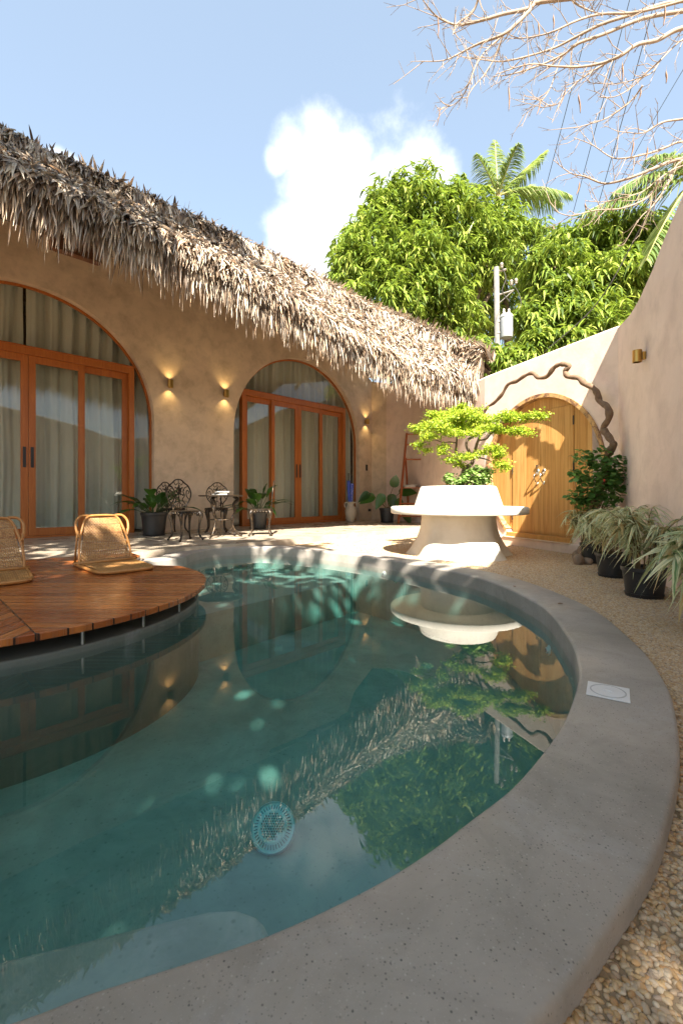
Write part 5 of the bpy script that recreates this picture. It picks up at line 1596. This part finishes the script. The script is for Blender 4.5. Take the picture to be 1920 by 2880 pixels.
# ------------------------------------------------------------------ trees beyond the wall
def mango(name, label, centre, blobs, trunk, nclus, seed, leafL=(0.17, 0.36), mat='mango_leaf', group='trees beyond the house'):
    rg = np.random.default_rng(seed)
    o = thing(name, (trunk[0], trunk[1], ZG), label, 'tree', group)
    R0 = np.array(o.location)
    Pl, Nl = [], []
    vol = [b[3] ** 2 for b in blobs]; tot = sum(vol)
    for (x, y, z, r), w in zip(blobs, vol):
        k = int(nclus * w / tot)
        d = rnd_unit(k, rg); rr_ = rg.uniform(0.25, 1.0, k) ** 0.45
        lump = 1 + 0.26 * np.sin(d[:, 0] * 7 + seed) * np.sin(d[:, 2] * 8 + seed) + 0.13 * np.sin(d[:, 1] * 11 + d[:, 2] * 9) + 0.08 * np.sin(d[:, 0] * 19 + d[:, 2] * 15)
        p = np.array([x, y, z]) + d * (rr_ * lump * r)[:, None] * np.array([1, 1, 0.9])
        Pl.append(p); Nl.append(d)
    P = np.concatenate(Pl); Nn = np.concatenate(Nl)
    keep = P[:, 2] > 0.6
    P = P[keep]; Nn = Nn[keep]
    n_ = len(P); parts = []
    K = 10
    for k in range(K):
        ang = rg.uniform(0, 2 * PI, n_)
        D = np.stack([np.cos(ang), np.sin(ang), rg.uniform(-0.75, 0.25, n_)], 1) + Nn * 0.35
        base_ = P + rg.normal(0, 0.05, (n_, 3))
        parts.append(blades(base_ - R0, D, np.stack([rg.normal(0, .5, n_), rg.normal(0, .5, n_), np.ones(n_)], 1), rg.uniform(leafL[0], leafL[1], n_), rg.uniform(0.05, 0.09, n_), rg.uniform(0.2, 1.2, n_), prof=(0.2, 1.0, 0.75, 0.05)))
    V, Q, UV = join_np(parts)
    np_mesh('crown', V, Q, M[mat], o, UV)
    mb = MB()
    tz = min(b[2] for b in blobs)
    mb.tube(catmull([(0, 0, -0.2), (0.1, 0.05, tz * 0.4), (0.0, 0.0, tz * 0.9)], 5), list(np.linspace(0.30, 0.2, 11)), 12)
    for (x, y, z, r) in blobs:
        e_ = Vector((x, y, z)) - Vector(R0)
        s_ = Vector((0, 0, tz * rg.uniform(0.55, 0.85)))
        m_ = s_.lerp(e_, 0.5) + Vector((0, 0, 0.3))
        mb.tube(catmull([s_, m_, e_, e_ + (e_ - m_).normalized() * r * 0.6], 4), list(np.linspace(0.13, 0.03, 13)), 8)
    mb.build('trunk', M['bark'], o, smooth=True)
    return o
def B(u, v, Y, rpx):
    p = yp(u, v, Y); return (p.x, p.y, p.z, rpx / F * Y)
mango('mango_tree', 'tall domed mango tree with bright drooping leaves in front of the cloud', None,
      [B(1165, 590, 16.5, 118), B(1050, 690, 16, 112), B(1000, 750, 15.5, 82), B(1260, 640, 17, 120), B(1180, 760, 15.5, 120), B(1090, 850, 15.2, 120), B(1330, 720, 17, 110), B(1240, 890, 16.5, 115), B(1400, 650, 17.5, 85), B(1090, 600, 16.5, 80), B(1460, 700, 18, 80)],
      (4.0, 16.8), 4300, 41)
mango('mango_tree', 'lower spreading mango tree rising behind the garden wall at the right', None,
      [B(1560, 760, 13.5, 90), B(1640, 700, 14, 90), B(1730, 680, 14, 90), B(1620, 840, 13, 100), B(1530, 900, 13, 90), B(1740, 800, 13, 110), B(1830, 690, 14, 80), B(1840, 760, 13.5, 90), B(1660, 930, 12.5, 90), B(1560, 660, 14.5, 30), B(1800, 640, 14.5, 50)],
      (8.2, 13.8), 2300, 42)
mango('mango_tree', 'low bright leafed sapling at the foot of the utility pole', None,
      [B(1392, 1010, 12, 36), B(1470, 1000, 12, 40), B(1335, 990, 12.3, 48), B(1520, 970, 12, 50), B(1600, 960, 11.8, 50), B(1430, 1040, 12, 60)],
      (4.6, 12.2), 700, 43, leafL=(0.2, 0.32))
# a looser background mass of trees so the gaps show green and sky
mango('mango_tree', 'dim leafy tree filling the background between the two mangoes', None,
      [B(1250, 900, 21, 150), B(1420, 850, 21, 120), B(1560, 850, 21, 130), B(1120, 950, 21, 120), B(1700, 860, 21, 130)],
      (8.0, 21.5), 1500, 44, leafL=(0.35, 0.5))

def palm(name, label, crown, trunk_base, fronds, seed, group='coconut palms'):
    rg = np.random.default_rng(seed)
    o = thing(name, trunk_base, label, 'palm tree', group)
    R0 = Vector(trunk_base)
    c = Vector(crown) - R0
    mb = MB(); mb.tube(catmull([(0, 0, -0.2), c * 0.5 + Vector((0.2, 0, 0)), c], 6), list(np.linspace(0.19, 0.12, 13)), 10)
    mb.build('trunk', M['bark'], o, smooth=True)
    for (dx, dz, dy, L, sag) in fronds:
        d = Vector((dx, dy, dz)).normalized()
        pts = []
        for k in range(13):
            f = k / 12
            pts.append(c + d * (L * f) + Vector((0, 0, -sag * L * f * f)))
        mb = MB(); mb.tube(pts, list(np.linspace(0.045, 0.008, 13)), 6)
        rib = mb.build('frond', M['palm_rib'], o, smooth=True)
        P_, D_, N_, L_, W_, Dr_ = [], [], [], [], [], []
        for k in range(70):
            f = 0.10 + 0.90 * k / 70
            i = min(int(f * 12), 11); p = pts[i].lerp(pts[i + 1], f * 12 - i)
            tg = (pts[i + 1] - pts[i]).normalized()
            sd = tg.cross(Vector((0, 0, 1)))
            if sd.length < 0.1: sd = Vector((1, 0, 0))
            sd.normalize()
            for s_ in (-1, 1):
                dd = sd * s_ * 0.9 + tg * 0.75 + Vector((0, 0, -0.15)) + Vector(rg.normal(0, 0.07, 3))
                P_.append(tuple(p)); D_.append(tuple(dd)); N_.append((rg.normal(0, .3), rg.normal(0, .3), 1))
                L_.append(L * 0.30 * math.sin(PI * min(1, 0.25 + 0.72 * f)) * rg.uniform(0.8, 1.1) + 0.08); W_.append(0.052 * L / 3); Dr_.append(rg.uniform(0.4, 0.9))
        V, Q, UV = blades(P_, D_, N_, L_, W_, np.array(Dr_), prof=(0.5, 1.0, 0.7, 0.05))
        np_mesh('leaflets', V, Q, M['palm_leaf'], rib, UV)
    return o
pc = yp(1400, 552, 20)
palm('palm_tree', 'coconut palm rising behind the tall mango tree', pc, (pc.x + 0.5, pc.y, ZG),
     [(-0.02, 1.0, 0.1, 2.8, 0.02), (0.66, 0.72, 0.0, 3.2, 0.10), (-0.85, 0.55, 0.0, 2.6, 0.35), (0.92, 0.45, 0.0, 3.2, 0.55), (-0.5, 0.8, -0.3, 2.4, 0.25), (0.6, 0.15, -0.3, 3.0, 0.5), (-0.8, 0.1, 0.3, 2.4, 0.4), (0.2, 0.9, -.4, 2.6, 0.3)], 51)
pc = yp(1955, 500, 12.5)
palm('palm_tree', 'coconut palm mostly hidden beyond the right wall', pc, (pc.x + 0.3, pc.y, ZG),
     [(-0.62, 0.62, -0.1, 2.2, 0.55), (-0.75, 0.3, 0.0, 2.5, 0.55), (-0.85, -0.05, 0.1, 3.0, 0.20), (-0.62, -0.62, -0.3, 3.1, 0.25), (0.5, 0.7, 0.2, 2.4, 0.3), (-0.2, 0.9, 0.2, 1.6, 0.5)], 52)

# ------------------------------------------------------------------ utility pole, transformer, cables
pp = yp(1400, 1050, 12.6)
pole = thing('utility_pole', (pp.x, pp.y, ZG), 'weathered pale utility pole standing against the mango foliage', 'utility pole')
ztop = yp(1395, 752, 12.6).z
mb = MB(); mb.tube([(0, 0, -0.1), (0.0, 0, (ztop - ZG) * 0.5), (-0.05, 0, ztop - ZG)], [0.088, 0.080, 0.070], 14); mb.build('shaft', M['concrete_pole'], pole, smooth=True)
mb = MB(); h1 = yp(1400, 860, 12.6).z - ZG
mb.tube([(0, 0, h1 + 0.3), (0.42, -0.05, h1 + 0.42)], 0.022, 6); mb.tube([(0, 0, h1 + 0.05), (0.42, -0.05, h1 + 0.42)], 0.014, 6)
mb.tube([(-0.1, 0, ztop - ZG - 0.12), (0.22, 0, ztop - ZG - 0.06)], 0.03, 6)
mb.build('bracket', M['steel'], pole)
for (x, z) in ((0.35, h1 + 0.60), (0.48, h1 + 0.64), (0.08, ztop - ZG)):
    mb = MB(); mb.lathe([(0.0, 0.10), (0.03, 0.10), (0.055, 0.06), (0.03, 0.05), (0.055, 0.02), (0.03, 0.01), (0.045, -0.03), (0.02, -0.05), (0.0, -0.05)], c=(x, -0.05, z), seg=12); mb.build('insulator', M['porcelain'], pole, smooth=True)
mb = MB(); mb.tube(catmull([(0.35, -.05, h1 + 0.62), (0.55, -.05, h1 + 0.35), (0.62, -.05, h1 + 0.0), (0.5, -.05, h1 - 0.25)], 6), 0.010, 5)
mb.tube(catmull([(0.08, -.05, ztop - ZG), (0.2, -.05, h1 + 0.75), (0.1, -.05, h1 + 0.4), (0.3, -.05, h1 + 0.1)], 6), 0.010, 5); mb.build('jumper_wire', M['cable'], pole)
tp = yp(1423, 950, 12.5)
tf = thing('transformer', (tp.x, tp.y, tp.z), 'pale grey cylindrical transformer hung on the utility pole', 'transformer')
hT = (950 - 885) / F * 12.5
mb = MB(); mb.lathe([(0.0, 0.0), (0.165, 0.0), (0.172, 0.02), (0.172, hT - 0.10), (0.182, hT - 0.09), (0.182, hT - 0.05), (0.15, hT), (0.0, hT + 0.02)], seg=28); mb.build('tank', M['galvanised'], tf, smooth=True, autosmooth=40)
for x in (-0.07, 0.07):
    mb = MB(); mb.lathe([(0.035, 0), (0.045, 0.04), (0.025, 0.05), (0.042, 0.09), (0.022, 0.10), (0.035, 0.14), (0.012, 0.17), (0.0, 0.17)], c=(x, 0, hT), seg=12); mb.build('bushing', M['porcelain'], tf, smooth=True)
mb = MB(); mb.box((-0.19, 0.04, hT * 0.75), (0.10, 0.05, 0.05)); mb.box((-0.19, 0.04, hT * 0.25), (0.10, 0.05, 0.05)); mb.build('mount', M['steel'], tf)

cabs = [((1470, 770, 20), (1600, 275, 11), (1690, -80, 7.5), 'leftmost overhead cable crossing the sky above the palm'),
        ((1570, 750, 20), (1690, 300, 11), (1790, -80, 7.5), 'overhead cable second from the left crossing the bare twigs'),
        ((1640, 720, 18), (1745, 350, 10), (1862, -80, 7), 'third overhead cable from the left crossing the bare twigs'),
        ((1690, 620, 20), (1790, 420, 14), (2000, 60, 8), 'thin overhead cable nearest the right edge of the sky')]
for a, b, c, lab in cabs:
    pts = catmull([yp(*a), yp(*b), yp(*c)], 8)
    mb = MB(); mb.tube(pts, list(np.linspace(0.011, 0.0055, len(pts))), 5); o = mb.build('overhead_cable', M['cable'], None)
    tag(o, lab, 'cable', 'overhead cables')
pts = catmull([yp(1450, 1050, 12.2), yp(1535, 985, 11.5), yp(1680, 850, 10.5), yp(1800, 640, 9.5), yp(1860, 520, 8.5), yp(1960, 400, 7.5)], 8)
mb = MB(); mb.tube(pts, 0.013, 5); o = mb.build('overhead_cable', M['cable'], None); tag(o, 'thick sagging cable climbing right past the mango leaves', 'cable', 'overhead cables')

# ------------------------------------------------------------------ bare tree overhead at the top right
bt = thing('bare_tree', (9.0, 6.5, ZG), 'leafless pale branched tree reaching in from the top right', 'bare tree')
BR = Vector(bt.location)
rg = np.random.default_rng(77)
def Q1(x, y, dy=0.0):   # crop origin (1100,0), scale 1.9122
    return yp(1100 + x / 1.9122, y / 1.9122, 6.6 + dy)
mb = MB()
fork = Vector((7.2, 6.6, 7.0)) - BR
mb.tube(catmull([(0, 0, -0.2), (-0.2, 0, 2.5), (-0.9, 0.05, 5.0), fork], 6), list(np.linspace(0.24, 0.12, 19)), 12)
main = [
    [(1900, -20), (1600, 0), (1450, 25), (1300, 75), (1130, 130), (990, 200), (880, 255), (740, 300), (600, 330), (480, 320), (350, 300)],
    [(1900, 20), (1568, 60), (1350, 100), (1150, 180), (1000, 235), (930, 290), (800, 350), (640, 400), (545, 410)],
    [(1800, -60), (1350, 60), (1130, 75), (1000, 110), (880, 165), (800, 190), (690, 205), (620, 180)],
    [(1300, -60), (830, 0), (740, 45), (600, 75), (500, 105), (400, 130), (330, 130), (240, 85), (170, 0), (140, -60)],
    [(1300, -40), (800, 10), (740, 60), (680, 120), (600, 185), (470, 235), (380, 280), (280, 325), (155, 330)],
    [(740, 60), (600, 190), (520, 260), (460, 340), (420, 440), (380, 520), (330, 565), (270, 580)],
    [(600, 190), (560, 300), (500, 400), (440, 470), (390, 550)],
    [(1900, 100), (1568, 150), (1430, 215), (1320, 240), (1230, 300), (1130, 340), (1000, 360), (860, 355), (740, 345), (560, 400)],
    [(1230, 300), (1100, 370), (1000, 440), (930, 510), (890, 560), (800, 580)],
    [(1000, 240), (920, 300), (880, 400), (850, 480), (800, 550), (700, 625)],
    [(1700, 170), (1568, 210), (1450, 320), (1400, 390), (1300, 430), (1190, 450), (1050, 445)],
    [(1450, 320), (1360, 400), (1290, 470), (1200, 520), (1110, 520)],
    [(1350, 460), (1290, 540), (1200, 610), (1120, 650), (980, 690)],
    [(1900, 600), (1568, 640), (1450, 660), (1350, 715), (1260, 710)],
    [(1900, 720), (1568, 760), (1480, 790), (1380, 825), (1260, 850), (1180, 845), (1080, 780), (980, 740)],
    [(1900, 800), (1700, 820), (1500, 870), (1400, 910), (1300, 950), (1200, 980), (1130, 985), (1040, 950), (960, 930), (870, 860)],
    [(1900, 820), (1568, 890), (1440, 960), (1350, 1030), (1250, 1060), (1150, 1085), (1040, 1080)],
    [(1440, 960), (1380, 1060), (1240, 1120), (1100, 1130), (960, 1160), (870, 1130)],
    [(1900, 780), (1568, 860), (1480, 1000), (1400, 1110), (1330, 1180), (1240, 1330)],
    [(930, -60), (980, 10), (1050, 50), (1130, 75)],
    [(480, -60), (440, 60), (350, 130), (330, 190)],
]
allp = []
for li, pl in enumerate(main):
    dy = rg.uniform(-0.6, 0.8)
    cv = catmull([Q1(x, y, dy + 0.15 * math.sin(i * 1.3)) - BR for i, (x, y) in enumerate(pl)], 5)
    big = 0.034 if li in (0, 1, 3, 4, 7, 15) else 0.020
    if li in (5, 6, 8, 9, 10, 11, 12, 16, 17): big = 0.013
    if pl[0][0] >= 1700:
        cv = [fork + Vector((0, dy, 0))] + cv
    rr_ = list(np.linspace(big, 0.0045, len(cv)))
    mb.tube(cv, rr_, 6)
    allp.append((cv, big))
mb.build('trunk', M['pale_bark'], bt, smooth=True)
mb = MB()
tips = []
for cv, big in allp:
    n_ = len(cv)
    for i in range(2, n_ - 1):
        if i >= n_: break
        for rep in range(1):
            if rg.uniform() < 0.25: continue
            p = cv[i]; tg = (cv[min(i + 1, n_ - 1)] - cv[i - 1]).normalized()
            d = (tg * 0.9 + Vector((rg.normal(0, 0.4), rg.normal(0, 0.5), rg.normal(0.0, 0.8)))).normalized()
            L = rg.uniform(0.10, 0.55)
            q1 = p + d * L * 0.5 + Vector((0, 0, rg.normal(0, 0.03)))
            q2 = p + d * L + Vector((0, 0, rg.normal(0.04, 0.06)))
            mb.tube([p, q1, q2], [0.006, 0.0045, 0.0025], 5)
            tips.append(q2)
            for kk in range(2):
                d2 = (d + Vector((rg.normal(0, .6), rg.normal(0, .6), rg.normal(0.2, .6)))).normalized()
                q3 = q1.lerp(q2, rg.uniform(0, 1)); mb.tube([q3, q3 + d2 * L * 0.35], [0.004, 0.002], 4)
mb.build('twigs', M['pale_bark'], bt)
pods = [(250, 100, 110, -.0), (870, 90, 70, 0), (790, 130, 80, 0), (630, 470, 130, 0), (935, 480, 100, -.35), (1005, 520, 90, .1), (800, 540, 80, -.25), (1240, 350, 85, 0), (1475, 390, 60, 0), (260, 590, 90, -.2), (1340, 490, 50, -.3), (1300, 770, 80, -.2), (1375, 800, 60, -.2), (1010, 990, 60, -.3), (1470, 40, 100, -.1), (715, 340, 50, -.3), (1040, 1100, 35, .1)]
for (x, y, L, lean) in pods:
    a = Q1(x, y, -0.2) - BR; b_ = Q1(x + lean * L, y + L, -0.2) - BR
    mb = MB(); mid = a.lerp(b_, 0.5) + Vector((0.01, 0, 0))
    mb.tube(catmull([a + Vector((0.01, 0, 0.10)), a, mid, b_], 4), [0.002] * 3 + [0.004, 0.014, 0.018, 0.02, 0.018, 0.017, 0.016, 0.014, 0.01, 0.004], 6, flat=0.4)
    mb.build('seed_pod', M['dry_pod'], bt, smooth=True)

# ------------------------------------------------------------------ shade tree behind the camera (it casts the dappled shade)
sh = thing('shade_tree', (-3.0, -6.5, ZG), 'dense leafy shade tree standing behind the viewer', 'tree')
SR = np.array(sh.location)
rg = np.random.default_rng(99)
SX, SK = 0.083, 1.0 / 0.995
cl = []
def shade(x0, x1, y0, y1, z, dens, h0=5.0, h1=8.5, size=0.35):
    n_ = int(abs((x1 - x0) * (y1 - y0)) * dens)
    x = rg.uniform(x0, x1, n_); y = rg.uniform(y0, y1, n_); h = rg.uniform(h0, h1, n_)
    cl.append(np.stack([x + SX * h, y - h * SK, z + h], 1))
shade(-5.0, 1.45, -1.5, 4.25, 0.0, 11)
shade(-2.5, 1.2, 0.8, 3.9, 0.0, 10)
shade(-0.4, 1.7, -0.6, 2.2, 0.0, 9)
shade(-6.0, -0.35, 4.2, 6.6, 0.0, 8.0)
shade(-0.6, 0.9, 4.3, 5.0, 0.0, 5.0, size=.2)
# shade on the left half of the roof
shade(-7.0, -2.0, 3.0, 8.5, 4.0, 8, 4.5, 8.0)
shade(-2.4, -1.0, 5.5, 8.5, 4.2, 3.5, 5.0, 8.0)
P = np.concatenate(cl)
# keep out of the view
vis = (P[:, 1] > 0.0) & ((P[:, 2] - EYE) < 1.30 * P[:, 1] + 0.4)
P = P[~vis]
n_ = len(P); parts = []
for k in range(15):
    ang = rg.uniform(0, 2 * PI, n_)
    D = np.stack([np.cos(ang), np.sin(ang), rg.uniform(-0.6, 0.2, n_)], 1)
    parts.append(blades(P + rg.normal(0, 0.16, (n_, 3)) - SR, D, np.stack([rg.normal(0, .4, n_), rg.normal(-.3, .4, n_), np.ones(n_)], 1), rg.uniform(0.20, 0.34, n_), rg.uniform(0.08, 0.13, n_), 0.4, prof=(0.2, 1.0, 0.8, 0.05)))
V, Q, UV = join_np(parts)
np_mesh('crown', V, Q, M['mango_leaf'], sh, UV)
mb = MB()
mb.tube(catmull([(0, 0, -0.2), (0.2, 0.3, 3), (0.6, 1.5, 6.0)], 5), list(np.linspace(0.35, 0.22, 11)), 12)
for k in range(14):
    e_ = Vector(P[rg.integers(0, n_)]) - Vector(SR)
    mb.tube(catmull([(0.6, 1.5, 5.6), Vector((0.6, 1.5, 6.2)).lerp(e_, 0.5) + Vector((0, 0, 0.4)), e_], 5), list(np.linspace(0.12, 0.02, 11)), 7)
mb.build('trunk', M['bark'], sh, smooth=True)

# ------------------------------------------------------------------ light and sky
S = Vector((0.083, -1.0, 0.995)).normalized()
sd_ = bpy.data.lights.new('sun', 'SUN'); sd_.energy = 5.0; sd_.angle = math.radians(0.5); sd_.color = (1.0, 0.93, 0.82)
so = bpy.data.objects.new('sun', sd_); link(so); so.rotation_euler = (-S).to_track_quat('-Z', 'Y').to_euler(); so.location = (0, -5, 12)
el = math.asin(S.z); az = math.atan2(S.x, S.y)

w = bpy.data.worlds.new('World'); scene.world = w; w.use_nodes = True
nt = w.node_tree; nt.nodes.clear()
def wn_(typ, **kw):
    nd = nt.nodes.new(typ)
    for k, v in kw.items(): setattr(nd, k, v)
    return nd
out = wn_('ShaderNodeOutputWorld'); bg = wn_('ShaderNodeBackground'); sky = wn_('ShaderNodeTexSky', sky_type='NISHITA')
sky.sun_disc = False; sky.sun_elevation = el; sky.sun_rotation = az; sky.air_density = 1.0; sky.dust_density = 1.6; sky.ozone_density = 1.4
tc = wn_('ShaderNodeTexCoord')
def direc(u, v):
    d = Vector(((u - CX) / F, 1, (HZ - v) / F)).normalized(); return d
blobs_c = [(1000, 440, 0.06), (1150, 520, 0.10), (820, 690, 0.08), (860, 740, 0.09), (930, 560, 0.12), (890, 430, 0.085), (830, 420, 0.06), (960, 470, 0.085), (870, 520, 0.075), (900, 620, 0.09), (1010, 540, 0.10), (1180, 460, 0.075), (1240, 480, 0.05), (1090, 560, 0.14), (800, 640, 0.06), (950, 700, 0.12), (900, 780, 0.10), (780, 450, 0.035), (170, 462, 0.032), (205, 480, 0.025)]
nz = wn_('ShaderNodeTexNoise'); nz.inputs['Scale'].default_value = 7.0; nz.inputs['Detail'].default_value = 9; nz.inputs['Roughness'].default_value = 0.60
nt.links.new(tc.outputs['Generated'], nz.inputs['Vector'])
def mth(op, a, b=None, clamp=False):
    nd = wn_('ShaderNodeMath', operation=op); nd.use_clamp = clamp
    for i, x in enumerate((a, b)):
        if x is None: continue
        if isinstance(x, (int, float)): nd.inputs[i].default_value = x
        else: nt.links.new(x, nd.inputs[i])
    return nd.outputs[0]
acc = None
for (u, v, r) in blobs_c:
    d = direc(u, v)
    vmn = wn_('ShaderNodeVectorMath', operation='DISTANCE'); nt.links.new(tc.outputs['Generated'], vmn.inputs[0]); vmn.inputs[1].default_value = d
    f = mth('SUBTRACT', 1.0, mth('DIVIDE', vmn.outputs['Value'], r))
    acc = f if acc is None else mth('MAXIMUM', acc, f)
dens = mth('ADD', acc, mth('MULTIPLY', mth('SUBTRACT', nz.outputs['Fac'], 0.54), 1.7))
rp = wn_('ShaderNodeMapRange'); rp.interpolation_type = 'SMOOTHSTEP'; nt.links.new(dens, rp.inputs[0]); rp.inputs[1].default_value = 0.0; rp.inputs[2].default_value = 0.75; rp.inputs[3].default_value = 0; rp.inputs[4].default_value = 1.0
nz2 = wn_('ShaderNodeTexNoise'); nz2.inputs['Scale'].default_value = 11.0; nz2.inputs['Detail'].default_value = 6
nt.links.new(tc.outputs['Generated'], nz2.inputs['Vector'])
cr = wn_('ShaderNodeValToRGB'); nt.links.new(nz2.outputs['Fac'], cr.inputs[0])
cr.color_ramp.elements[0].position = 0.35; cr.color_ramp.elements[0].color = (4.6, 5.1, 5.9, 1); cr.color_ramp.elements[1].position = 0.6; cr.color_ramp.elements[1].color = (6.0, 6.1, 6.3, 1)
# thin haze lifts the blue of the sky
hz = wn_('ShaderNodeMix', data_type='RGBA'); hz.inputs[0].default_value = 0.36
nt.links.new(sky.outputs[0], hz.inputs[6]); hz.inputs[7].default_value = (3.3, 4.0, 4.5, 1)
mxc = wn_('ShaderNodeMix', data_type='RGBA'); nt.links.new(rp.outputs[0], mxc.inputs[0]); nt.links.new(hz.outputs[2], mxc.inputs[6]); nt.links.new(cr.outputs[0], mxc.inputs[7])
nt.links.new(mxc.outputs[2], bg.inputs[0]); bg.inputs[1].default_value = 0.066
nt.links.new(bg.outputs[0], out.inputs[0])

scene.view_settings.view_transform = 'Standard'
scene.view_settings.look = 'None'
scene.view_settings.exposure = 2.2
scene.view_settings.gamma = 1.0
cy = scene.cycles
cy.max_bounces = 8; cy.diffuse_bounces = 4; cy.glossy_bounces = 4; cy.transmission_bounces = 4; cy.transparent_max_bounces = 16
cy.use_denoising = True
cy.sample_clamp_indirect = 6.0
cy.caustics_reflective = False; cy.caustics_refractive = False
